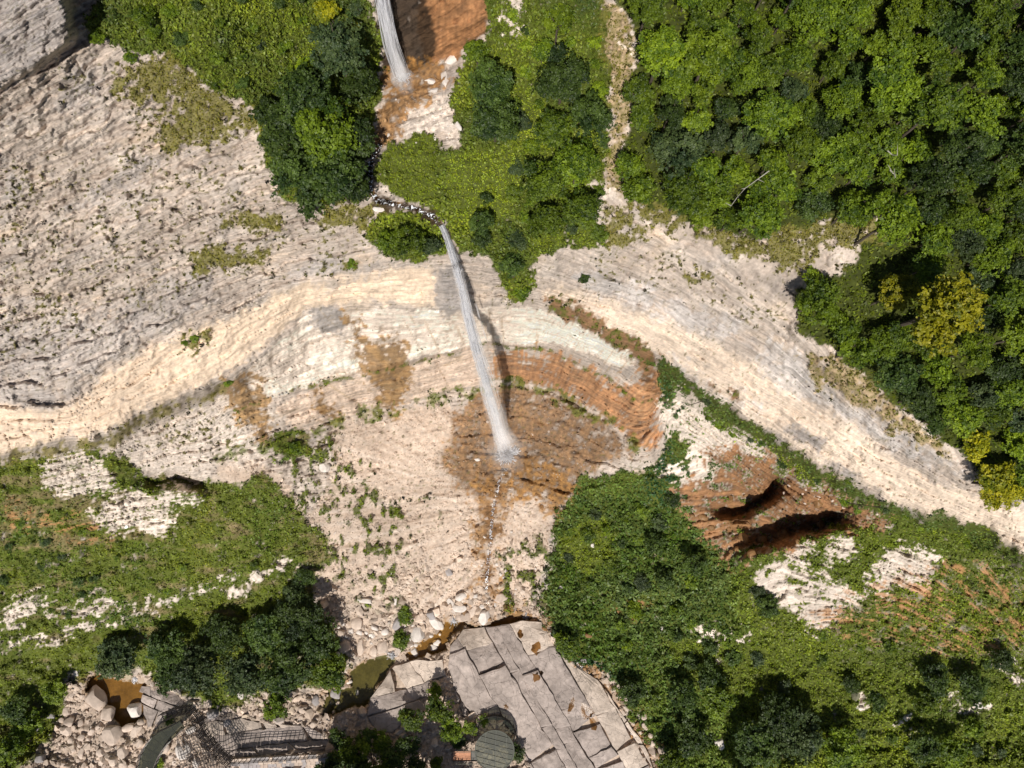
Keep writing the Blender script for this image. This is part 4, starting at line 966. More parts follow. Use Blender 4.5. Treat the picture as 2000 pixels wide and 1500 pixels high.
HB = [
 (898,1186,26,17,0,'rounded boulder, upper left one of the three leaning together by the small cascade','w'),
 (905,1202,27,20,-10,'boulder below the rounded one, touching the small cascade','t'),
 (922,1193,16,24,20,'upright boulder, right one of the three by the small cascade','t'),
 (946,1205,24,26,20,'bright white boulder standing alone in the brown shallows','w'),
 (882,1179,28,12,50,'long pale slab boulder slanting above the small cascade','w'),
 (901,1165,22,15,-25,'angular white boulder at the top of the cascade pile','w'),
 (864,1226,8,13,0,'small upright stone in the dark water','w'),
 (852,1256,14,12,30,'pale stone at the left end of the grey shelf pool','w'),
 (980,1168,28,18,-10,'flat boulder under the white flowered herbs','t'),
 (713,1173,28,12,5,'long white boulder half buried in the lower talus','w'),
 (700,1215,28,24,0,'largest rounded boulder at the foot of the talus','t'),
 (673,1262,22,32,5,'tall boulder beside the dark trees at the pool head','t'),
 (707,1263,15,34,5,'narrow upright boulder between bushes at the pool head','t'),
 (748,1262,20,30,5,'boulder wedged above the green pool','t'),
 (732,1270,18,20,0,'squat boulder left of the wedged one above the green pool','t'),
 (818,1237,26,34,15,'big whitish boulder beside the two stream bushes','w'),
 (852,1217,40,16,42,'long slanting boulder bar left of the small cascade','w'),
 (843,1200,18,18,0,'grey boulder behind the slanting bar','g'),
 (810,1272,15,20,-15,'oval boulder at the lower end of the brown channel','w'),
 (845,1265,20,14,0,'round white boulder in the middle of the brown channel','w'),
 (854,1254,15,11,-30,'white boulder behind the round one in the brown channel','w'),
 (841,1242,10,8,0,'small white stone upstream of the round one','w'),
 (777,1217,14,26,30,'dark sided boulder under the upper stream bush','g'),
 (657,1353,19,24,15,'grey oval boulder in the brown shallows','g'),
 (617,1370,14,24,5,'upright grey boulder left of the brown shallows','g'),
 (595,1385,22,18,0,'pale boulder beside the rounded bush','t'),
 (877,1117,12,20,-20,'flat grey slab lying on the lower talus','g'),
 (773,1173,7,15,5,'small white upright stone on the lower talus','w'),
 (682,1331,12,9,0,'white stone on the near rim of the green pool','w'),
 (698,1352,8,13,0,'small pale stone in the shallow end of the green pool','w'),
 (727,1241,14,10,0,'pale stone between the grassy boulders','w'),
 (667,1235,18,14,30,'boulder against the trees above the tall one','t'),
 (190,1360,34,48,-25,'large flat boulder jutting into the left brown pool','t'),
 (213,1393,22,32,10,'tan boulder at the outlet of the left brown pool','t'),
 (267,1383,28,28,10,'bright faceted boulder standing in the left brown pool','w'),
 (223,1434,44,32,8,'biggest rounded boulder in the lower left bed','t'),
 (137,1408,26,18,0,'boulder at the left side of the stony bed','t'),
 (132,1426,26,16,0,'boulder below the left one of the stony bed','t'),
 (268,1428,20,26,35,'tan boulder leaning beside the grey bedrock','t'),
 (253,1420,28,13,-15,'flat boulder between the biggest one and the faceted one','t'),
 (243,1468,23,23,0,'square boulder by the curved walkway','t'),
 (200,1470,18,20,0,'blocky stone left of the square boulder','t'),
 (160,1470,15,20,0,'stone in the lower left rubble','t'),
 (223,1484,20,18,20,'stone below the square boulder','t'),
 (274,1452,17,18,0,'rounded boulder touching the walkway deck','t'),
 (277,1410,14,14,0,'small boulder against the grey bedrock','t'),
 (418,1393,22,20,0,'grey pointed boulder right of the walkway bend','g'),
 (472,1357,16,14,0,'pale round boulder under the streamside trees','w'),
 (408,1372,16,20,0,'pale boulder left of the grey pointed one','t'),
 (447,1410,18,18,0,'grey boulder with a dark hollow behind it','g'),
 (152,1312,12,14,0,'white block at the corner of the grass bank','w'),
 (80,1480,18,18,0,'grey block in the lower left grass','g'),
 (77,1422,13,15,40,'small grey block on the lower left bank','g'),
 (97,1398,22,11,0,'flat grey stone in the lower left bushes','g'),
 (36,1466,14,14,0,'grey stone near the lower left corner','g'),
 (360,1463,26,32,-15,'large white boulder seen through the walkway cage','w'),
 (323,1460,20,28,10,'pinkish boulder left of the caged white one','t'),
 (374,1424,20,14,-30,'white boulder at the top inside the walkway bend','w'),
 (385,1488,14,20,-20,'pale boulder at the bottom inside the fence','w'),
 (335,1477,10,10,0,'small pale stone inside the walkway bend','t'),
 (842,160,27,14,8,'white oval boulder in the pool under the upper waterfall','w'),
 (870,157,15,46,-10,'long upright boulder right of the upper pool','w'),
 (885,116,36,17,-38,'long pale boulder at the foot of the orange wall','w'),
 (847,178,24,10,-10,'flat boulder at the top of the white gravel','w'),
 (760,265,7,13,5,'small white stone in the orange rill','w'),
 (895,245,10,26,-25,'leaning white slab at the right of the white gravel','w'),
 (740,409,22,12,0,'pink stone in the bend of the narrow stream','w'),
 (932,897,13,7,0,'white block left of the plunge point','w'),
 (995,906,22,14,-20,'brown boulder struck by the main waterfall','b'),
 (1020,915,16,12,20,'wet brown boulder right of the plunge point','b'),
 (975,912,14,10,0,'wet stone below the plunge point','b'),
 (635,913,24,18,0,'white boulder in the grass at the upper left of the talus','w'),
 (1010,893,14,10,0,'dark stone beside the plunge point','b'),
 (1158,1065,10,8,0,'pair-like pale stone on the green hummock','w'),
 (1095,1148,10,9,0,'white pointed stone left of the green hummock','w'),
 (1140,1290,11,11,0,'round grey boulder at the edge of the bedrock shelf','g'),
 (1150,1240,14,10,0,'orange stained stone at the rill corner','b'),
 (1045,1222,16,12,0,'orange stained boulder at the head of the rill','b'),
 (1062,1228,14,14,20,'rust coloured boulder right of the rill head','b'),
 (1075,1215,12,10,0,'rust coloured stone under the green slope','b'),
 (1293,1228,8,10,0,'white stone on the slope above the bush clump','w'),
 (1220,1268,9,5,0,'small white stone low on the green slope','w'),
 (1405,1450,18,22,0,'pale rock peeping through the bottom trees','w'),
 (1910,1375,20,14,0,'pale rock in the stony clearing','w'),
]
for t in HB: boulder(t[0], t[1], t[2], t[3], t[4], t[5], t[6])
BZ = [([(130,1340),(190,1320),(180,1400),(250,1400),(250,1500),(110,1500),(120,1400)], 36, (7,17), 't', 'the stony bed at the lower left'),
      ([(380,1370),(520,1380),(560,1410),(620,1350),(700,1360),(620,1420),(480,1400)], 24, (6,14), 't', 'the shallows under the streamside trees'),
      ([(650,1220),(880,1180),(930,1160),(980,1180),(880,1215),(860,1250),(780,1270),(660,1290)], 30, (6,15), 'w', 'the foot of the talus'),
      ([(920,900),(1080,900),(1100,990),(940,1000)], 18, (5,11), 'b', 'the plunge basin'),
      ([(930,1000),(1060,1000),(1050,1100),(1040,1190),(940,1190)], 14, (4,9), 'w', 'the rill below the plunge basin'),
      ([(1130,1290),(1190,1320),(1240,1400),(1285,1470),(1260,1480),(1200,1390),(1130,1320)], 14, (6,12), 'b', 'the orange rill beside the bedrock shelf'),
      ([(1340,1000),(1400,940),(1520,930),(1640,960),(1720,1010),(1640,1035),(1560,1060),(1440,1100)], 26, (8,24), 'b', 'the rusty alcove'),
      ([(1185,1330),(1225,1345),(1300,1470),(1300,1520),(1250,1500),(1225,1420)], 22, (10,22), 't', 'the broken right rim of the bedrock shelf'),
      ([(1500,925),(1700,985),(1740,1030),(1650,1040),(1540,980)], 10, (6,14), 't', 'the rubble right of the alcove'),
      ([(750,190),(880,180),(890,280),(770,280)], 14, (4,8), 'w', 'the gravel below the upper waterfall')]
for poly, n, (ra, rb_), mt, where in BZ:
    xs = [p[0] for p in poly]; ys = [p[1] for p in poly]; pts = []
    for _ in range(5000):
        u = rb.uniform(min(xs), max(xs)); v = rb.uniform(min(ys), max(ys)); r = ra + (rb_ - ra) * rb.random() ** 2
        if not inside(poly, u, v) or any((u - a) ** 2 + (v - b) ** 2 < (.5 * (r + s)) ** 2 for a, b, s in pts): continue
        if any((u - t[0]) ** 2 + (v - t[1]) ** 2 < (.45 * (r + max(t[2], t[3]))) ** 2 for t in HB): continue
        pts.append((u, v, r))
        if len(pts) >= n: break
    pts.sort()
    for i, (u, v, r) in enumerate(pts):
        boulder(u, v, r, r * rb.uniform(.65, 1.1), rb.uniform(0, 180), '%s loose stone from the left in %s' % (ordw(i), where), mt, 'loose stones in ' + where)

# scree: thousands of fragments
SHELF = [
 [(878,1262),(905,1228),(960,1224),(1020,1212),(1060,1215),(1085,1262),(1115,1300),(1170,1330),(1215,1395),(1262,1460),(1285,1530),(1060,1560),(1030,1490),(1000,1430),(975,1402),(940,1395),(905,1400),(888,1350),(876,1300)],
 [(716,1400),(722,1365),(745,1335),(770,1300),(800,1290),(865,1288),(872,1320),(838,1335),(835,1385),(790,1412),(765,1432),(735,1428)],
 [(380,1428),(400,1402),(450,1398),(520,1412),(600,1418),(640,1440),(645,1462),(560,1472),(480,1478),(450,1482)],
 [(268,1338),(300,1342),(340,1352),(372,1378),(345,1392),(320,1410),(290,1420),(278,1380)]]
def scree():
    rng = np.random.default_rng(33)
    ico = bmesh.new(); bmesh.ops.create_icosphere(ico, subdivisions=1, radius=1)
    base = np.array([v.co[:] for v in ico.verts]); ico.verts.ensure_lookup_table()
    keep = [f for f in ico.faces]
    F_ = np.array([[v.index for v in f.verts] for f in keep]); ico.free()
    n = 60000
    u = rng.uniform(-40, 2040, n * 5); v = rng.uniform(80, 1540, n * 5)
    w = np.clip(grid_at(M['talus'] + M['riverbed'] * 1.0 + M['basin_brown'] + M['upper_bed'] + .8 * M['ochre_basin'] + .35 * M['pool_up'] + .12 * M['greyrock_bl'] + .10 * M['outcrops'] + .05 * M['brown_alcove'], u, v), 0, 1)
    slab = np.array([1.0] * len(u))
    w *= np.where((v > 1100) | (rng.random(len(u)) < .75), 1, .6) * (.45 + .9 * sstep(-.2, .3, fbm(u / 50, v / 70, 3, 81)))
    # coarser towards the foot of the fan
    k = rng.random(len(u)) < w * .9
    for pl in P['river_water']:
        pa = np.array(pl); ins = np.zeros(len(u), bool)
        for (ax, ay), (bx, by) in zip(pa, np.roll(pa, -1, 0)):
            if ay != by: ins ^= ((ay > v) != (by > v)) & (u < (bx - ax) * (v - ay) / (by - ay) + ax)
        k &= ~ins
    for pl in SHELF:
        pa = np.array(pl); ins = np.zeros(len(u), bool)
        for (ax, ay), (bx, by) in zip(pa, np.roll(pa, -1, 0)):
            if ay != by: ins ^= ((ay > v) != (by > v)) & (u < (bx - ax) * (v - ay) / (by - ay) + ax)
        k &= ~ins | (rng.random(len(u)) < .04)
    u, v = u[k][:19000], v[k][:19000]
    m = len(u); coarse = sstep(1000, 1230, v)
    r = (1.05 + .3 * coarse + rng.pareto(2.8, m) * (.8 + 1.5 * coarse)).clip(.9, 4.5 + 4.5 * coarse)
    d = grid_at(D, u, v); mpp = d / FPX; c = unproj(u, v, d)
    pts = base[None] * (1 + .28 * rng.normal(size=(m, len(base), 1)))
    scl = (r * mpp)[:, None] * rng.uniform([.6, .6, .35], [1.35, 1.1, .8], (m, 3)); pts = pts * scl[:, None]
    a = rng.uniform(0, 2 * np.pi, m); ca, sa = np.cos(a), np.sin(a)
    x = pts[..., 0] * ca[:, None] - pts[..., 1] * sa[:, None]; y = pts[..., 0] * sa[:, None] + pts[..., 1] * ca[:, None]
    til = rng.normal(size=(m, 2)) * .35; z = pts[..., 2] + x * til[:, :1] + y * til[:, 1:]
    P3 = np.stack([x, y, z], -1) + c[:, None]; P3[..., 2] += scl[:, None, 2] * .3
    gc = grid_at(C, u, v); gc = gc * rng.uniform(.72, 1.3, (m, 1)) + .015
    pale = (rng.random(m) < .05)[:, None]; gc = np.where(pale, gc * .5 + np.array(PALE) * .45, gc)
    faces = (F_[None] + (np.arange(m) * len(base))[:, None, None]).ravel()
    o = mesh_from('scree', P3.reshape(-1, 3), faces, 3, rock_material('scree_stone', attr=True, amt=.2, bump=.2), np.repeat(np.clip(gc, .01, .8), len(base), 0))
    tag(o, 'angular scree fragments covering the talus fan and stream bed', 'scree', kind='stuff')
scree()

# ------------------------------------------------------------------ bedrock: shelves cut by joints into blocks
MAT_SLAB = rock_material('bedrock_block', attr=False, base=(.385,.325,.29), nscale=.9, amt=.34, bump=1.0)
MAT_SLAB_L = rock_material('bedrock_block_pale', attr=False, base=(.55,.46,.385), nscale=.9, amt=.3, bump=1.0)
def crack_nodes(m):
    nt = m.node_tree; b = next(n for n in nt.nodes if n.type == 'BSDF_PRINCIPLED')
    tc = nd(nt, 'ShaderNodeNewGeometry'); nz = nd(nt, 'ShaderNodeTexNoise', Scale=.55, Detail=4.0); nt.links.new(tc.outputs['Position'], nz.inputs['Vector'])
    av = nd(nt, 'ShaderNodeVectorMath', operation='MULTIPLY_ADD'); nt.links.new(nz.outputs['Color'], av.inputs[0]); av.inputs[1].default_value = (2.2, 2.2, 2.2); nt.links.new(tc.outputs['Position'], av.inputs[2])
    vo = nd(nt, 'ShaderNodeTexVoronoi', feature='DISTANCE_TO_EDGE', Scale=.36); nt.links.new(av.outputs[0], vo.inputs['Vector'])
    cr = nd(nt, 'ShaderNodeMapRange'); cr.inputs['From Max'].default_value = .018; cr.inputs['To Min'].default_value = .42; cr.inputs['To Max'].default_value = 1.0; nt.links.new(vo.outputs['Distance'], cr.inputs['Value'])
    n2 = nd(nt, 'ShaderNodeTexNoise', Scale=.22, Detail=6.0, Roughness=.6); nt.links.new(tc.outputs['Position'], n2.inputs['Vector'])
    m2 = nd(nt, 'ShaderNodeMapRange'); m2.inputs['From Min'].default_value = .35; m2.inputs['From Max'].default_value = .65; m2.inputs['To Min'].default_value = .76; m2.inputs['To Max'].default_value = 1.2; nt.links.new(n2.outputs['Fac'], m2.inputs['Value'])
    mu = nd(nt, 'ShaderNodeMath', operation='MULTIPLY'); nt.links.new(cr.outputs[0], mu.inputs[0]); nt.links.new(m2.outputs[0], mu.inputs[1])
    old = b.inputs['Base Color'].links[0].from_socket; sc_ = nd(nt, 'ShaderNodeVectorMath', operation='SCALE'); nt.links.new(old, sc_.inputs[0]); nt.links.new(mu.outputs[0], sc_.inputs['Scale']); nt.links.new(sc_.outputs[0], b.inputs['Base Color'])
crack_nodes(MAT_SLAB); crack_nodes(MAT_SLAB_L)
def clip_poly(poly, a, b):
    """keep the part of poly left of the line a-b"""
    out = []; n = len(poly)
    f = lambda p: (b[0] - a[0]) * (p[1] - a[1]) - (b[1] - a[1]) * (p[0] - a[0])
    for i in range(n):
        p, q = poly[i], poly[(i + 1) % n]; fp, fq = f(p), f(q)
        if fp >= 0: out.append(p)
        if (fp >= 0) != (fq >= 0):
            t = fp / (fp - fq); out.append((p[0] + (q[0] - p[0]) * t, p[1] + (q[1] - p[1]) * t))
    return out
def area(p): return .5 * sum(p[i][0] * p[(i + 1) % len(p)][1] - p[(i + 1) % len(p)][0] * p[i][1] for i in range(len(p)))
def shelf(name, outline, dirA, dirB, stepA, stepB, palef, seed, hgt, label=None, gap=.55, dome=None):
    """blocks between two families of joints; outline in picture positions, built at its real place as stone blocks"""
    r = random.Random(seed)
    root = empty(name, site(*np.mean(outline, 0))[0]); root['kind'] = 'structure'
    inv = root.location.copy()
    def nrm(d): l = math.hypot(*d); return (d[0] / l, d[1] / l)
    dA, dB = nrm(dirA), nrm(dirB)
    det = dA[0] * dB[1] - dA[1] * dB[0]
    cx, cy = np.mean(outline, 0)
    co = lambda p: (((p[0] - cx) * dB[1] - (p[1] - cy) * dB[0]) / det, ((p[1] - cy) * dA[0] - (p[0] - cx) * dA[1]) / det)
    st = [co(p) for p in outline]
    bs = [min(q[1] for q in st) - 5]
    while bs[-1] < max(q[1] for q in st): bs.append(bs[-1] + stepB * r.choice([.35, .5, .8, 1.1, 1.5, 1.9]))
    n = 0
    sgn = 1 if area(outline) > 0 else -1
    ol = outline if sgn > 0 else outline[::-1]
    wob = lambda s, t: (7.0 * mnoise.noise(Vector((s * .03, t * .03, seed))), 7.0 * mnoise.noise(Vector((s * .03, t * .03, seed + 9))))
    P_ = lambda s, t: (cx + dA[0] * s + dB[0] * t + wob(s, t)[0], cy + dA[1] * s + dB[1] * t + wob(s, t)[1])
    for b0, b1 in zip(bs[:-1], bs[1:]):
        s = min(q[0] for q in st) - 5 - stepA * r.random()
        while s < max(q[0] for q in st):
            s1 = s + stepA * r.choice([.35, .6, .9, 1.4, 2.2])
            lean = r.uniform(-.35, .35) * (b1 - b0)
            quad = [P_(s, b0), P_(s1, b0), P_(s1 + lean, b1), P_(s, b1)]
            s = s1 + 0
            if area(quad) < 0: quad = quad[::-1]
            pc = list(ol)
            for i in range(len(quad)):
                pc = clip_poly(pc, quad[i], quad[(i + 1) % len(quad)])
                if len(pc) < 3: break
            if len(pc) < 3 or abs(area(pc)) < 60: continue
            m0 = np.mean(pc, 0)
            if not inside(ol, float(m0[0]), float(m0[1])) and abs(area(pc)) < 400: continue
            dense = []
            for p, q in zip(pc, pc[1:] + pc[:1]):
                l = math.hypot(q[0] - p[0], q[1] - p[1]); k = max(1, int(l / 11))
                dense += [(p[0] + (q[0] - p[0]) * i / k, p[1] + (q[1] - p[1]) * i / k) for i in range(k)]
            pc = []
            for p in dense:
                x = p[0] + 3.4 * mnoise.noise(Vector((p[0] * .06, p[1] * .06, 2))) + 1.3 * mnoise.noise(Vector((p[0] * .2, p[1] * .2, 3)))
                y = p[1] + 3.4 * mnoise.noise(Vector((p[0] * .06, p[1] * .06, 5))) + 1.3 * mnoise.noise(Vector((p[0] * .2, p[1] * .2, 6)))
                dx, dy = m0[0] - x, m0[1] - y; l = math.hypot(dx, dy) + 1e-6
                g = min(l * .3, gap * (1 + 1.1 * mnoise.noise(Vector((p[0] * .05, p[1] * .05, 11)))) * r.uniform(.7, 1.3)); pc.append((x + dx / l * g, y + dy / l * g))
            dh = hgt * r.uniform(-.4, .4); tx, ty = r.uniform(-.008, .008), r.uniform(-.008, .008)
            def lift(p, up):
                dd = float(sample(DF, np.array(float(p[0])), np.array(float(p[1]))))
                return Vector(unproj(p[0], p[1], dd - up)) - inv
            N = len(pc); up0 = hgt + dh
            tl = lambda p, k: up0 + tx * (p[0] - m0[0]) + ty * (p[1] - m0[1]) + k * (.22 * mnoise.noise(Vector((p[0] * .045, p[1] * .045, 7))) + .08 * mnoise.noise(Vector((p[0] * .16, p[1] * .16, 8))))
            rings = [(1.0, -1.6, 0), (1.0, -.16, 1), (.955, -.02, 1), (.8, .0, 1), (.55, .03, 1), (.28, .03, 1)]
            Vv = []
            for f_, u_, k_ in rings:
                for p in pc:
                    q = (m0[0] + (p[0] - m0[0]) * f_, m0[1] + (p[1] - m0[1]) * f_); Vv.append(lift(q, u_ if k_ == 0 else tl(q, 1) + u_))
            Vv.append(lift(m0, tl(m0, 1) + .03)); Ff = []
            for k in range(len(rings) - 1):
                for i in range(N): j = (i + 1) % N; Ff.append((k * N + i, k * N + j, (k + 1) * N + j, (k + 1) * N + i))
            k = len(rings) - 1
            for i in range(N): Ff.append((k * N + i, k * N + (i + 1) % N, (k + 1) * N))
            pale = palef(m0[0], m0[1]) + r.uniform(-.2, .2)
            me = pymesh('block', Vv, Ff, MAT_SLAB_L if pale > .5 else MAT_SLAB)
            bm = bmesh.new(); bm.from_mesh(me); bmesh.ops.recalc_face_normals(bm, faces=bm.faces); bm.to_mesh(me); bm.free()
            inst('block', me, root); n += 1
    return n
edge_dist = lambda u, v, l: min(math.hypot(u - a, v - b) for a, b in l)
shelf('bedrock_shelf', SHELF[0],
      (.50, .86), (.93, -.36), 88, 37, lambda u, v: 1.0 if (v < 1258 or (u - 1075) * .62 > (v - 1250) * .42) else .1, 3, .5)
shelf('bedrock_dome', SHELF[1],
      (.95, -.3), (.55, .84), 56, 38, lambda u, v: .9 if v < 1345 else .3, 5, .5)
shelf('bedrock_ledge', SHELF[2],
      (.97, -.12), (.5, .86), 80, 34, lambda u, v: .55 if v < 1450 else .25, 8, .35)
shelf('bedrock_bank', SHELF[3],
      (.9, .35), (-.3, .95), 34, 26, lambda u, v: .15, 12, .4)
# ------------------------------------------------------------------ water
def water_mat(name, tint, foam=.0, fscale=3.0, rough=.08):
    m, nt, b, out = nodes(name)
    tr = nd(nt, 'ShaderNodeBsdfTransparent'); tr.inputs['Color'].default_value = tuple(tint) + (1,)
    gl = nd(nt, 'ShaderNodeBsdfGlossy'); gl.inputs['Roughness'].default_value = rough
    tc = nd(nt, 'ShaderNodeTexCoord'); n1 = nd(nt, 'ShaderNodeTexNoise', Scale=fscale, Detail=5.0, Roughness=.6); nt.links.new(tc.outputs['Object'], n1.inputs['Vector'])
    bp = nd(nt, 'ShaderNodeBump', Strength=.5, Distance=.08); nt.links.new(n1.outputs['Fac'], bp.inputs['Height'])
    fr = nd(nt, 'ShaderNodeFresnel', IOR=1.33); nt.links.new(bp.outputs[0], gl.inputs['Normal']); nt.links.new(bp.outputs[0], fr.inputs['Normal'])
    mx = nd(nt, 'ShaderNodeMixShader'); nt.links.new(fr.outputs[0], mx.inputs[0]); nt.links.new(tr.outputs[0], mx.inputs[1]); nt.links.new(gl.outputs[0], mx.inputs[2])
    last = mx.outputs[0]
    if foam > 0:
        b.inputs['Base Color'].default_value = (.82, .84, .87, 1); b.inputs['Roughness'].default_value = .5
        cr = nd(nt, 'ShaderNodeMapRange'); cr.inputs['From Min'].default_value = .72 - .5 * foam; cr.inputs['From Max'].default_value = .82 - .5 * foam
        nt.links.new(n1.outputs['Fac'], cr.inputs['Value'])
        m2 = nd(nt, 'ShaderNodeMixShader'); nt.links.new(cr.outputs[0], m2.inputs[0]); nt.links.new(last, m2.inputs[1]); nt.links.new(b.outputs[0], m2.inputs[2]); last = m2.outputs[0]
    nt.links.new(last, out.inputs[0]); return m
W_BROWN = water_mat('water_brown', (.80, .66, .42)); W_GREEN = water_mat('water_green', (.52, .56, .40)); W_RILL = water_mat('water_rill', (.6, .5, .36), .38, 5.0)
def sheet(name, poly, d, mat, step=6):
    """level water surface: a fan of the outline, pushed a little under its banks"""
    c = np.mean(poly, 0); ring = []
    for p in poly:
        dx, dy = p[0] - c[0], p[1] - c[1]; l = math.hypot(dx, dy); ring.append((c[0] + dx * (1 + 5 / l), c[1] + dy * (1 + 5 / l)))
    bm = bmesh.new(); vs = [bm.verts.new(unproj(float(a), float(b), d)) for a, b in ring]; bm.faces.new(vs)
    bmesh.ops.triangulate(bm, faces=bm.faces); bmesh.ops.recalc_face_normals(bm, faces=bm.faces)
    me = bpy.data.meshes.new(name); bm.to_mesh(me); bm.free(); me.materials.append(mat)
    o = inst(name, me); o['kind'] = 'structure'; return o
sheet('pool', P['river_water'][0], 150.25, W_BROWN)
sheet('stream', P['river_water'][1], 150.22, W_BROWN)
sheet('pool', P['river_water'][2], 150.28, W_GREEN)
def ribbon_water(name, pts, w, mat, up=.12):
    P3 = []; 
    pl = []
    for a, b in zip(pts[:-1], pts[1:]):
        n = max(2, int(math.hypot(b[0] - a[0], b[1] - a[1]) / 7))
        pl += [(a[0] + (b[0] - a[0]) * i / n, a[1] + (b[1] - a[1]) * i / n) for i in range(n)]
    pl.append(pts[-1]); Vv, Ff = [], []
    for i, p in enumerate(pl):
        q0 = pl[max(i - 1, 0)]; q1 = pl[min(i + 1, len(pl) - 1)]; dx, dy = q1[0] - q0[0], q1[1] - q0[1]; l = math.hypot(dx, dy)
        ww = w * (1 + .45 * mnoise.noise(Vector((p[0] * .08, p[1] * .08, 0))))
        for s_ in (-1, 0, 1):
            u, v = p[0] - dy / l * ww * s_, p[1] + dx / l * ww * s_
            Vv.append(site(u, v, up if s_ == 0 else up * .4)[0])
    for i in range(len(pl) - 1):
        for k in (0, 1): Ff.append((i * 3 + k, i * 3 + k + 1, i * 3 + 4 + k, i * 3 + 3 + k))
    o = inst(name, pymesh(name, Vv, Ff, mat, True)); o['kind'] = 'structure'; return o
ribbon_water('rill', [(742,282),(724,318),(722,366),(736,392),(800,404),(845,422),(862,440)], 5, W_RILL)
ribbon_water('rill', [(990,912),(975,940),(962,1000),(958,1060),(950,1130),(952,1195)], 3.2, W_RILL)
ribbon_water('rill', [(1060,1222),(1100,1262),(1135,1300),(1175,1345),(1210,1400),(1240,1440),(1275,1490),(1290,1540)], 3.5, W_RILL)

# falling water: hundreds of strands along the arc the jet really takes
def fall_mat(name, lo, hi, scale):
    m, nt, b, out = nodes(name)
    b.inputs['Base Color'].default_value = (.93, .93, .95, 1); b.inputs['Roughness'].default_value = .55; b.inputs['Subsurface Weight'].default_value = 0
    tl = nd(nt, 'ShaderNodeBsdfTranslucent'); tl.inputs['Color'].default_value = (.95, .95, .97, 1)
    mw2 = nd(nt, 'ShaderNodeMixShader'); mw2.inputs[0].default_value = .5; nt.links.new(b.outputs[0], mw2.inputs[1]); nt.links.new(tl.outputs[0], mw2.inputs[2])
    tc = nd(nt, 'ShaderNodeTexCoord'); mp = nd(nt, 'ShaderNodeMapping'); mp.inputs['Scale'].default_value = (scale, scale, scale * .12)
    n1 = nd(nt, 'ShaderNodeTexNoise', Scale=1.0, Detail=4.0); nt.links.new(tc.outputs['Object'], mp.inputs[0]); nt.links.new(mp.outputs[0], n1.inputs['Vector'])
    mr = nd(nt, 'ShaderNodeMapRange'); mr.inputs['From Min'].default_value = .35; mr.inputs['From Max'].default_value = .65
    mr.inputs['To Min'].default_value = lo; mr.inputs['To Max'].default_value = hi
    nt.links.new(n1.outputs['Fac'], mr.inputs['Value'])
    tr = nd(nt, 'ShaderNodeBsdfTransparent'); mx = nd(nt, 'ShaderNodeMixShader')
    nt.links.new(mr.outputs[0], mx.inputs[0]); nt.links.new(tr.outputs[0], mx.inputs[1]); nt.links.new(mw2.outputs[0], mx.inputs[2]); nt.links.new(mx.outputs[0], out.inputs[0])
    return m
F_STRAND = fall_mat('falling_water', .05, .42, 1.6); F_DENSE = fall_mat('falling_water_dense', .5, 1.0, 3.5)
F_SPLASH = fall_mat('foam', .55, 1.0, 5.0)
def fall(root, pts, width, nstr, mat, seed, tail, name='strand', lo=0.0, wpx=(.7, 2.0)):
    """pts: (u, v, depth); width(t) in picture pixels"""
    r = random.Random(seed); A = np.array(pts, float); n = 60
    cum = np.concatenate([[0], np.cumsum(np.hypot(np.diff(A[:, 0]), np.diff(A[:, 1])))]); T = np.linspace(0, cum[-1], n)
    pu, pv, pd = (np.interp(T, cum, A[:, k]) for k in range(3))
    parts = []
    for s_ in range(nstr):
        a = int(r.uniform(lo, .75) * n) if r.random() < .8 else 0; b = min(n - 1, a + int(n * r.uniform(.12, .5)))
        off = (r.gauss(0, .42) if r.random() < .85 else r.gauss(0, .75)) if name == 'strand' and tail > .5 else max(-1, min(1, r.gauss(0, .5))); od = r.gauss(0, .35); ph = r.random() * 10
        line = []
        for i in range(a, b + 1, 2):
            t = i / (n - 1); wd = width(t)
            du = pu[min(i + 1, n - 1)] - pu[max(i - 1, 0)]; dv = pv[min(i + 1, n - 1)] - pv[max(i - 1, 0)]; l = math.hypot(du, dv)
            o_ = (off + .16 * mnoise.noise(Vector((t * 6, ph, 0)))) * wd * .5
            line.append(Vector(unproj(pu[i] - dv / l * o_, pv[i] + du / l * o_, pd[i] - od * (.3 + wd * pd[i] / FPX * .3))) - root.location)
        if len(line) < 2: continue
        mw_ = pd[(a + b) // 2] / FPX * r.uniform(*wpx) * (.5 + tail * a / n)
        Vv, Ff = tube(line, mw_, mw_ * .6, 3); parts.append((Vv, Ff))
    return inst(name, pymesh(name, *join(parts), mat, True), root)
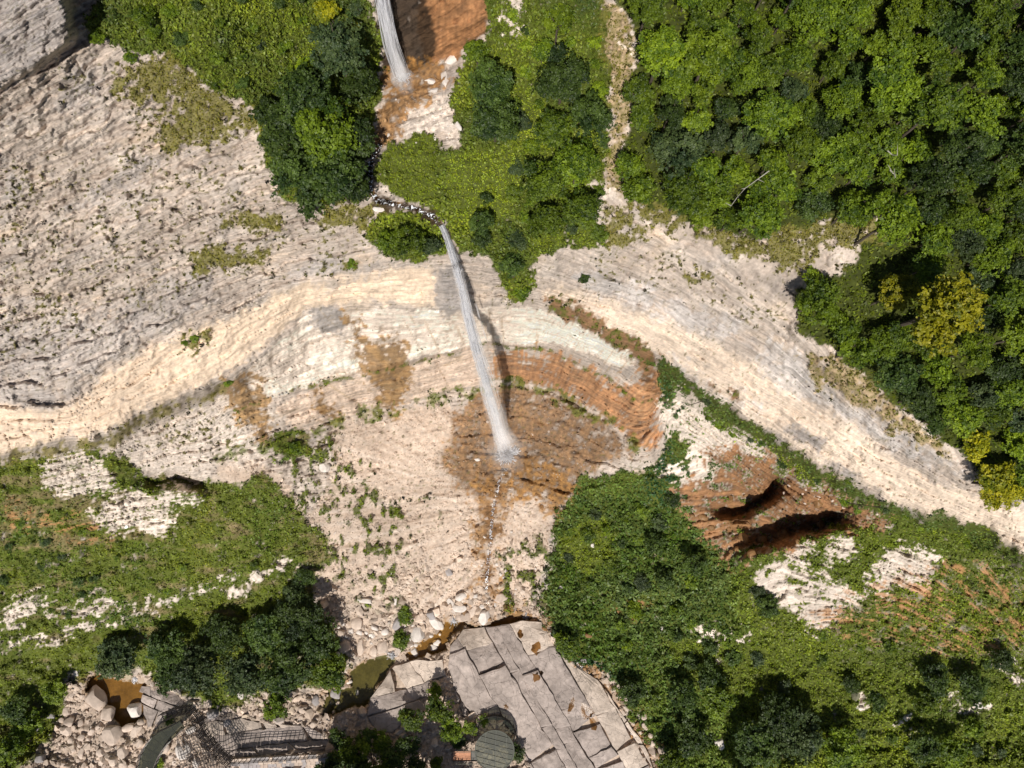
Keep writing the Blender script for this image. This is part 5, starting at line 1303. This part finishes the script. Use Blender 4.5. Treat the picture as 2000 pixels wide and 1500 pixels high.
def mist_mesh(path, rad, root, dens, name, colr=(.98, .97, .97)):
    m = bpy.data.materials.new(name); m.use_nodes = True; nt = m.node_tree; nt.nodes.clear()
    out = nt.nodes.new('ShaderNodeOutputMaterial'); pv = nt.nodes.new('ShaderNodeVolumePrincipled')
    pv.inputs['Color'].default_value = colr + (1,); pv.inputs['Density'].default_value = dens; pv.inputs['Anisotropy'].default_value = -.3
    nt.links.new(pv.outputs[0], out.inputs['Volume'])
    n = 14; Vv, Ff = [], []
    for i, p in enumerate(path):
        p = Vector(p) - root.location
        for k in range(n):
            t = 2 * math.pi * k / n; rr = rad[i] * (1 + .75 * mnoise.noise(Vector((math.cos(t) * 1.6, math.sin(t) * 1.6, i * .8))))
            Vv.append(p + Vector((math.cos(t) * rr, math.sin(t) * rr, 0)))
    for i in range(len(path) - 1):
        for k in range(n): Ff.append((i * n + k, i * n + (k + 1) % n, (i + 1) * n + (k + 1) % n, (i + 1) * n + k))
    Ff.append(tuple(range(n))[::-1]); Ff.append(tuple((len(path) - 1) * n + k for k in range(n)))
    me = pymesh(name, Vv, Ff, m, True)
    bm = bmesh.new(); bm.from_mesh(me); bmesh.ops.recalc_face_normals(bm, faces=bm.faces); bm.to_mesh(me); bm.free()
    return inst(name, me, root)
def splash(root, u, v, rpx, n, seed, name='splash', mat=None, up=1.2, sq=.8):
    r = random.Random(seed); parts = []; c, mpp = site(u, v)
    for _ in range(n):
        a = r.random() * 6.28; rr = abs(r.gauss(0, .5)) * rpx
        p = site(u + math.cos(a) * rr, v + math.sin(a) * rr * sq, .1)[0]
        q = p + Vector((math.cos(a) * r.uniform(.1, .7), -math.sin(a) * r.uniform(.1, .7), r.uniform(.1, up) * math.exp(-rr / rpx))) * (mpp * 10)
        p -= root.location; q -= root.location
        parts.append(tube([p, (p + q) / 2 + Vector((0, 0, mpp * 3)), q], mpp * r.uniform(.6, 2.0), mpp * .3, 3))
    return inst(name, pymesh(name, *join(parts), mat or F_DENSE, True), root)

def jet_depth(v):
    r_ = 890 - v; R0 = 19.1; best = 0
    for k in range(0, 781):
        dr = k / 10; 
        if (R0 - 17.4 * math.sqrt(dr / 78)) * 1333 / (60 + dr) <= r_: best = dr; break
    else: best = 78
    return 60 + best
path = [(862,440),(868,452),(874,466),(882,490),(891,520),(900,555),(908,590),(916,625),(925,660),(935,695),(946,730),(956,765),(966,800),(975,835),(984,868),(990,886)]
pts = []
for u, v in path:
    g = float(grid_at(D, np.array(float(u)), np.array(float(v))))
    pts.append((u, v, min(jet_depth(v), g - .25) if v < 860 else g - .6))
for i in range(1, len(pts)): pts[i] = (pts[i][0], pts[i][1], max(pts[i][2], pts[i - 1][2] + .05))
wf = empty('waterfall', site(990, 886)[0])
tag(wf, 'tall white waterfall dropping down the curved pale cliff into the brown basin', 'waterfall')
wid = lambda t: 10 + 8 * min(1, t / .15) + 19 * max(0, t - .3)
fall(wf, pts, wid, 200, F_STRAND, 4, 1.3, wpx=(.5, 2.6))
fall(wf, pts[:10], lambda t: 11 + 9 * t, 130, F_DENSE, 6, .3, name='crest', wpx=(.5, 1.3))
W3 = [Vector(unproj(float(a), float(b), c)) for a, b, c in pts]
rv = [max(.25, wid(i / (len(W3) - 1)) * pts[i][2] / FPX * .5) for i in range(len(W3))]
for k_, (f_, dn) in enumerate([(.35, .42), (.65, .2), (1.0, .1), (1.5, .05)]):
    mist_mesh(W3[3:], [r_ * f_ for r_ in rv[3:]], wf, dn * .45, 'spray')
mist_mesh(W3[:9], [max(.15, r_ * .55) for r_ in rv[:9]], wf, 1.1, 'spray')
base = site(990, 880)[0]
mist_mesh([base + Vector((0, 0, z)) for z in (.2, 2, 5, 9, 14)], [3.6, 5.0, 4.2, 2.6, .8], wf, .02, 'mist')
splash(wf, 990, 889, 20, 520, 3, up=3.0, mat=F_SPLASH); splash(wf, 1004, 880, 8, 90, 13, up=2.0, mat=F_SPLASH)
uw = [(735,-160,44.0),(742,-30,48.2),(748,10,49.3),(756,50,50.8),(765,90,52.6),(776,125,54.6),(785,148,56.0)]
uw = [(a, b, min(c, float(grid_at(D, np.array(float(a)), np.array(float(max(b, -690))))) - .25)) for a, b, c in uw]
uf = empty('waterfall', site(786, 148)[0])
tag(uf, 'upper waterfall sliding down the dark wet wall into the orange pool', 'waterfall')
fall(uf, uw, lambda t: 19 + 13 * t, 300, F_DENSE, 8, .3, wpx=(.5, 1.5))
fall(uf, uw, lambda t: 26 + 12 * t, 70, F_STRAND, 9, .3, name='side_strand', wpx=(.6, 1.8))
U3 = [Vector(unproj(float(a), float(b), c)) for a, b, c in uw]
mist_mesh(U3, [.26 + .03 * i for i in range(len(U3))], uf, 1.3, 'spray')
mist_mesh([U3[-2], U3[-1], U3[-1] + Vector((0, -.35, -.6))], [.5, .9, 1.2], uf, .35, 'mist')
splash(uf, 787, 152, 13, 260, 5, up=2.0, mat=F_SPLASH)
for (u, v, rp, lab) in [(887,1213,9,'small white cascade between the boulders at the head of the stream'),(766,1279,9,'small cascade foaming into the green pool'),(265,1328,5,'thin cascade beside the grey bedrock on the left'),(1026,1205,4,'trickle of white water above the orange stained stones')]:
    p = site(u, v)[0]; e = empty('cascade', p); tag(e, lab, 'cascade'); splash(e, u, v, rp, 70, int(u), 'foam', up=.5)

# ------------------------------------------------------------------ built things along the lower edge
def metal(name, c, rough=.45, met=.6):
    m, nt, b, out = nodes(name); tc = nd(nt, 'ShaderNodeTexCoord'); n1 = nd(nt, 'ShaderNodeTexNoise', Scale=9.0, Detail=4.0); nt.links.new(tc.outputs['Object'], n1.inputs['Vector'])
    cr = nd(nt, 'ShaderNodeValToRGB'); cr.color_ramp.elements[0].color = tuple(x * .7 for x in c) + (1,); cr.color_ramp.elements[1].color = tuple(x * 1.2 for x in c) + (1,)
    nt.links.new(n1.outputs['Fac'], cr.inputs['Fac']); nt.links.new(cr.outputs[0], b.inputs['Base Color']); b.inputs['Roughness'].default_value = rough; b.inputs['Metallic'].default_value = met; return m
M_RAIL = metal('dark_steel', (.035, .028, .026)); M_LIGHT = metal('pale_steel', (.14, .145, .12), met=.2); M_DECK = metal('grating', (.13, .125, .11), .7, .2)  # pale steel tone lowered to stand for shade over the platform
M_BRICK = rock_material('brick_coloured_boards', attr=False, base=(.50, .25, .15), nscale=3, amt=.25)
m, nt, b, out = nodes('walkway_glass'); b.inputs['Base Color'].default_value = (.10, .105, .085, 1); b.inputs['Roughness'].default_value = .3
tr = nd(nt, 'ShaderNodeBsdfTransparent'); tr.inputs['Color'].default_value = (.55, .58, .50, 1); mx = nd(nt, 'ShaderNodeMixShader'); mx.inputs[0].default_value = .3
nt.links.new(tr.outputs[0], mx.inputs[1]); nt.links.new(b.outputs[0], mx.inputs[2]); nt.links.new(mx.outputs[0], out.inputs[0]); M_GLASS = m
def P3(u, v, d): return Vector(unproj(float(u), float(v), float(d)))
def bar(a, b, r): return tube([a, b], r, r, 5)
def fence(pts, d, h, label, name='railing', every=9, nrail=3, post=.07, mat=None):
    """posts and rails along picture positions at depth d (a list or a number)"""
    ds = d if isinstance(d, list) else [d] * len(pts)
    root = empty(name, P3(pts[0][0], pts[0][1], ds[0])); tag(root, label, 'railing'); inv = root.location
    line = []
    for (a, da), (b_, db) in zip(zip(pts[:-1], ds[:-1]), zip(pts[1:], ds[1:])):
        n = max(1, round(math.hypot(b_[0] - a[0], b_[1] - a[1]) / every))
        line += [P3(a[0] + (b_[0] - a[0]) * i / n, a[1] + (b_[1] - a[1]) * i / n, da + (db - da) * i / n) - inv for i in range(n)]
    line.append(P3(pts[-1][0], pts[-1][1], ds[-1]) - inv)
    for p in line: inst('post', pymesh('post', *bar(p + Vector((0, 0, -.6)), p + Vector((0, 0, h)), post), mat or M_RAIL), root)
    for k in range(nrail):
        z = h * (k + 1) / nrail
        inst('rail', pymesh('rail', *tube([p + Vector((0, 0, z)) for p in line], post * .8, post * .8, 5), mat or M_RAIL), root)
    return root
# rust brown puddles lying in hollows of the shelf
bpy.context.view_layer.update(); DG = bpy.context.evaluated_depsgraph_get()
W_PUD = water_mat('water_puddle', (.62, .47, .28), rough=.25)
def puddle(u, v, a, b, rot, label):
    r = random.Random(int(u * 7 + v)); n = 14; pts_ = []
    def hit(x, y):
        q = Vector(unproj(float(x), float(y), 60.0)); dr = (q - Vector((0, 0, CAMH))).normalized()
        ok, loc, nn, i_, ob, mm = SC.ray_cast(DG, q, dr); return loc + Vector((0, 0, .035)) if ok else None
    ca, sa = math.cos(math.radians(rot)), math.sin(math.radians(rot)); c = hit(u, v)
    if c is None: return
    rings = []
    for f in (.5, 1.0):
        for k in range(n):
            t = 2 * math.pi * k / n; w = f * (1 + .75 * mnoise.noise(Vector((math.cos(t) * 1.3, math.sin(t) * 1.3, u))))
            x, y = a * .62 * w * math.cos(t), b * .62 * w * math.sin(t); p = hit(u + x * ca - y * sa, v + x * sa + y * ca); rings.append(p if p is not None and abs(p.z - c.z) < .6 else c.copy())
    Vv = [p - c for p in rings] + [Vector((0, 0, 0))]
    Ff = [(k, (k + 1) % n, n + (k + 1) % n, n + k) for k in range(n)] + [(2 * n, (k + 1) % n, k) for k in range(n)]
    o = inst('puddle', pymesh('puddle', Vv, Ff, W_PUD, True), None, tuple(c)); tag(o, label, 'puddle')
for t in [(1016,1238,9,11,0,'rust brown puddle at the top of the bedrock shelf'),(1047,1266,16,17,10,'largest round brown puddle on the pale part of the shelf'),(1050,1318,14,20,15,'long brown puddle in the middle joint of the shelf'),(1116,1378,8,22,20,'narrow puddle between two blocks low on the shelf'),(1150,1400,22,40,-35,'largest elongated brown puddle low on the right half of the shelf'),(988,1382,7,10,-20,'oval puddle with a pale rim above the glass disc')]: puddle(*t)
# round glass platform
DP = 142.5; cpx = (966, 1466); RP = 36 * DP / FPX
pr = empty('glass_platform', P3(cpx[0], cpx[1], DP)); tag(pr, 'round glass viewing platform with a pale steel grid at the lower edge', 'viewing platform')
ring = [(math.cos(t * math.pi / 24) * RP, math.sin(t * math.pi / 24) * RP, 0) for t in range(48)]
inst('glass', pymesh('glass', [Vector(p) for p in ring] + [Vector(p) + Vector((0, 0, -.06)) for p in ring], [tuple(range(48))] + [tuple(range(95, 47, -1))] + [(i, (i + 1) % 48, 48 + (i + 1) % 48, 48 + i) for i in range(48)], M_GLASS), pr)
inst('rim', pymesh('rim', *tube([Vector(p) for p in ring] + [Vector(ring[0]), Vector(ring[1])], .12, .12, 6), M_LIGHT), pr)
ga = -math.radians(14)
for k in range(-4, 5):
    y = k * .98; xx = math.sqrt(max(0, RP * RP - y * y))
    if xx > .5: inst('beam', pymesh('beam', *bar(Vector((-xx * math.cos(ga) - y * math.sin(ga) * 1, -xx * math.sin(ga) + y * math.cos(ga), .07)), Vector((xx * math.cos(ga) - y * math.sin(ga), xx * math.sin(ga) + y * math.cos(ga), .07)), .055), M_LIGHT), pr)
for k in (-1, 0.05, 1.1):
    x = k * 2.0; yy = math.sqrt(RP * RP - x * x); inst('cross_beam', pymesh('cross_beam', *bar(Vector((x, -yy, .02)), Vector((x + .2, yy, .02)), .04), M_LIGHT), pr)
inst('post', pymesh('post', *bar(Vector((0, 0, -8)), Vector((0, 0, -.3)), .35), M_RAIL), pr)
for k in range(8):
    t = k * math.pi / 4; inst('bracket', pymesh('bracket', *bar(Vector((0, 0, -2.2)), Vector((math.cos(t) * RP * .95, math.sin(t) * RP * .95, -.12)), .09), M_RAIL), pr)
fence([(965 + 44 * math.cos(a), 1440 - 46 * math.sin(a)) for a in [math.radians(x) for x in (190, 165, 145, 125, 105, 90, 75, 60, 45, 30, 12, -8)]], 146.2, 1.5, 'dark curved railing on the bedrock around the round glass platform', every=12)
# steps path under it
pt = empty('curved_path', P3(968, 1428, 147)); tag(pt, 'dark curved walkway ring below the round glass platform', 'walkway')
seg = [math.radians(x) for x in range(20, 171, 15)]
for a0, a1 in zip(seg[:-1], seg[1:]):
    q = [P3(965 + r_ * math.cos(a), 1440 - r_ * math.sin(a) * 1.02, 146.3) - pt.location for r_, a in ((34, a0), (42, a0), (42, a1), (34, a1))]
    inst('plate', pymesh('plate', q + [p + Vector((0, 0, -.12)) for p in q], [(0,1,2,3),(7,6,5,4),(0,4,5,1),(1,5,6,2),(2,6,7,3),(3,7,4,0)], M_DECK), pt)
def box(c, sx, sy, sz, rz=0):
    ca, sa = math.cos(rz), math.sin(rz); V_ = []
    for z in (-1, 1):
        for x, y in ((-1,-1),(1,-1),(1,1),(-1,1)): V_.append(Vector(c) + Vector((x * sx * ca - y * sy * sa, x * sx * sa + y * sy * ca, z * sz)))
    return V_, [(0,3,2,1),(4,5,6,7),(0,1,5,4),(1,2,6,5),(2,3,7,6),(3,0,4,7)]
# brick coloured deck
DD = 143.2; dk = empty('deck', P3(902, 1476, DD)); tag(dk, 'small brick coloured deck beside the round glass platform', 'deck')
for i in range(3):
    for j in range(2):
        c = P3(891 + i * 11.3, 1472 + j * 8.6, DD) - dk.location
        inst('board', pymesh('board', *box(c, .58, .44, .05), M_BRICK), dk)
inst('frame', pymesh('frame', *join([bar(P3(882, v, DD - .1) - dk.location, P3(932, v, DD - .1) - dk.location, .07) for v in (1466.5, 1486)] + [bar(P3(u, 1466.5, DD - .1) - dk.location, P3(u, 1486, DD - .1) - dk.location, .06) for u in (883, 920, 931)]), M_RAIL), dk)
inst('landing', pymesh('landing', *box(P3(926, 1476, DD) - dk.location, .55, .9, .04), M_DECK), dk)
fence([(880, 1465), (934, 1465)], DD, 1.1, 'pale railing along the upper side of the brick coloured deck', every=13, nrail=2, post=.05, mat=M_LIGHT)
fence([(886, 1488), (936, 1488)], DD, 1.1, 'pale railing along the lower side of the brick coloured deck', every=13, nrail=2, post=.05, mat=M_LIGHT)
# glass walkway on the left, panel by panel
DW = 145.2
wl = empty('glass_walkway', P3(300, 1460, DW)); tag(wl, 'grey glass walkway curving over the boulders at the lower left', 'walkway')
cl = [(284,1528),(286,1508),(290,1488),(298,1468),(310,1450),(324,1436),(340,1426),(356,1414)]
ww = [17,17,17,17,16,14,11,8]
ed = []
for i, (u, v) in enumerate(cl):
    a = cl[max(i - 1, 0)]; b_ = cl[min(i + 1, len(cl) - 1)]; dx, dy = b_[0] - a[0], b_[1] - a[1]; l = math.hypot(dx, dy)
    ed.append(((u + dy / l * ww[i], v - dx / l * ww[i]), (u - dy / l * ww[i], v + dx / l * ww[i])))
for i in range(len(cl) - 1):
    q = [P3(*p, DW) - wl.location for p in (ed[i][0], ed[i][1], ed[i + 1][1], ed[i + 1][0])]; c = sum(q, Vector()) / 4; q = [c + (p - c) * .985 for p in q]
    inst('panel', pymesh('panel', q + [p + Vector((0, 0, -.07)) for p in q], [(0,1,2,3),(7,6,5,4),(0,4,5,1),(1,5,6,2),(2,6,7,3),(3,7,4,0)], M_GLASS), wl)
for s_ in (0, 1): inst('beam', pymesh('beam', *tube([P3(*e[s_], DW + .15) - wl.location for e in ed], .11, .11, 5), M_LIGHT), wl)
for i in range(len(cl)): inst('joist', pymesh('joist', *bar(P3(*ed[i][0], DW + .12) - wl.location, P3(*ed[i][1], DW + .12) - wl.location, .06), M_DECK), wl)
for i in (1, 3, 5):
    p = P3(*cl[i], DW) - wl.location; inst('leg', pymesh('leg', *bar(p + Vector((0, 0, -4.5)), p + Vector((0, 0, -.1)), .16), M_RAIL), wl)
fence([e[1] for e in ed], DW, 1.2, 'dark railing on the inner side of the left glass walkway', every=10)
fence([e[0] for e in ed], DW, 1.2, 'dark railing on the outer side of the left glass walkway', every=10)
# dark gangway that doubles back towards the wall
gw = empty('steel_gangway', P3(400, 1440, 144.5)); tag(gw, 'dark steel grating gangway from the walkway bend down to the stone wall', 'gangway')
gp = [(318,1400),(345,1388),(372,1383),(388,1402),(398,1428),(414,1450),(432,1468),(452,1486)]
ge = []
for i, (u, v) in enumerate(gp):
    a = gp[max(i - 1, 0)]; b_ = gp[min(i + 1, len(gp) - 1)]; dx, dy = b_[0] - a[0], b_[1] - a[1]; l = math.hypot(dx, dy)
    ge.append(((u + dy / l * 7, v - dx / l * 7), (u - dy / l * 7, v + dx / l * 7)))
for i in range(len(gp) - 1):
    n = 3
    for k in range(n):
        L = lambda a, b_, t: (a[0] + (b_[0] - a[0]) * t, a[1] + (b_[1] - a[1]) * t)
        parts = []
        for s0 in np.linspace(0, 1, 5):
            p0 = L(ge[i][0], ge[i][1], s0); p1 = L(ge[i + 1][0], ge[i + 1][1], s0)
            parts.append(bar(P3(*L(p0, p1, k / n + .02), 144.5) - gw.location, P3(*L(p0, p1, (k + 1) / n - .02), 144.5) - gw.location, .075))
        p0 = L(ge[i][0], ge[i + 1][0], k / n); p1 = L(ge[i][1], ge[i + 1][1], k / n); parts.append(bar(P3(*p0, 144.45) - gw.location, P3(*p1, 144.45) - gw.location, .09))
        inst('grating', pymesh('grating', *join(parts), M_RAIL), gw)
fence([e[0] for e in ge], 144.5, 1.5, 'dark railing on the outer side of the steel gangway', every=7, nrail=3)
fence([e[1] for e in ge], 144.5, 1.5, 'dark railing on the inner side of the steel gangway', every=7, nrail=3)
# hanging wire nets
def net(corners, d, nu, nv, label, diag=0):
    root = empty('wire_net', P3(*corners[0], d[0])); tag(root, label, 'net')
    B = lambda s, t: (P3(*corners[0], d[0]) * (1 - s) * (1 - t) + P3(*corners[1], d[1]) * s * (1 - t) + P3(*corners[2], d[2]) * s * t + P3(*corners[3], d[3]) * (1 - s) * t - root.location) + Vector((0, 0, -.9 * math.sin(math.pi * s) * math.sin(math.pi * t) + .12 * mnoise.noise(Vector((s * 5, t * 5, d[0])))))
    for i in range(nu + 1):
        s = i / nu; inst('wire', pymesh('wire', *tube([B(min(1, max(0, s + diag * (t - .5) + .02 * mnoise.noise(Vector((s * 9, t * 7, 1))))), t) for t in np.linspace(0, 1, 8)], .05, .05, 4), M_RAIL), root)
    for j in range(nv + 1):
        t = j / nv; inst('wire', pymesh('wire', *tube([B(s, min(1, max(0, t + .02 * mnoise.noise(Vector((s * 7, t * 9, 4)))))) for s in np.linspace(0, 1, 8)], .05, .05, 4), M_RAIL), root)
net([(345,1432),(390,1412),(420,1500),(352,1520)], (145, 144.5, 145, 145.5), 12, 14, 'dark wire net over the caged white boulders inside the walkway bend', .35)
net([(392,1440),(420,1456),(462,1500),(400,1512)], (144.8, 144.8, 145, 145.4), 10, 9, 'dark wire net between the gangway and the stone wall', -.3)
# dry stone wall with its fence
sw = empty('stone_wall', P3(540, 1490, 146)); tag(sw, 'dry stone retaining wall of squared blocks under the long fence', 'wall')
rs = random.Random(44); sm = [BM[k, 'g'] for k in (1, 4, 6)]
for row in range(4):
    u = 452.0
    while u < 650:
        w = rs.uniform(6, 9.5); v = 1485 - (u - 452) * .055 + row * 6.6
        p = P3(u + w / 2, v, 145.3 + row * .55) - sw.location
        x = box((0, 0, 0), w * .5 * .105, .33, .3)
        vv = [q + Vector((rs.uniform(-.06, .06), rs.uniform(-.06, .06), rs.uniform(-.08, .08))) for q in x[0]]
        inst('stone', pymesh('stone', vv, x[1], MAT_BOULDER_G if rs.random() < .6 else MAT_BOULDER), sw, tuple(p)); u += w + .6
fence([(452,1487),(500,1483),(560,1480),(640,1473),(700,1468)], 144.6, 1.5, 'long dark fence on top of the dry stone wall', every=9)
# bleached dead branches over the canopy
MAT_DEAD = rock_material('bleached_wood', attr=False, base=(.36, .34, .28), nscale=5, amt=.2)
for pts_, lab in [([(1503,333),(1480,350),(1455,368),(1440,385),(1428,402)], 'long bleached dead branch lying over the forest edge canopy'), ([(1733,294),(1742,302),(1752,304)], 'short bleached branch high in the middle of the forest'), ([(1738,332),(1745,340),(1748,347)], 'tiny bleached branch below the short one in the forest')]:
    d0 = float(grid_at(D, np.array(float(pts_[1][0])), np.array(float(pts_[1][1])))) - 4.3
    e = empty('dead_branch', P3(pts_[0][0], pts_[0][1], d0)); tag(e, lab, 'branch')
    L_ = [P3(a, b_, d0 + .25 * math.sin(i * 2)) - e.location for i, (a, b_) in enumerate(pts_)]
    inst('limb', pymesh('limb', *tube(L_, .055, .02, 5), MAT_DEAD), e)
    for i in range(1, len(L_)):
        inst('twig', pymesh('twig', *tube([L_[i], L_[i] + Vector((rs.uniform(-.8, .8), rs.uniform(-.5, .9), .2))], .04, .012, 4), MAT_DEAD), e)
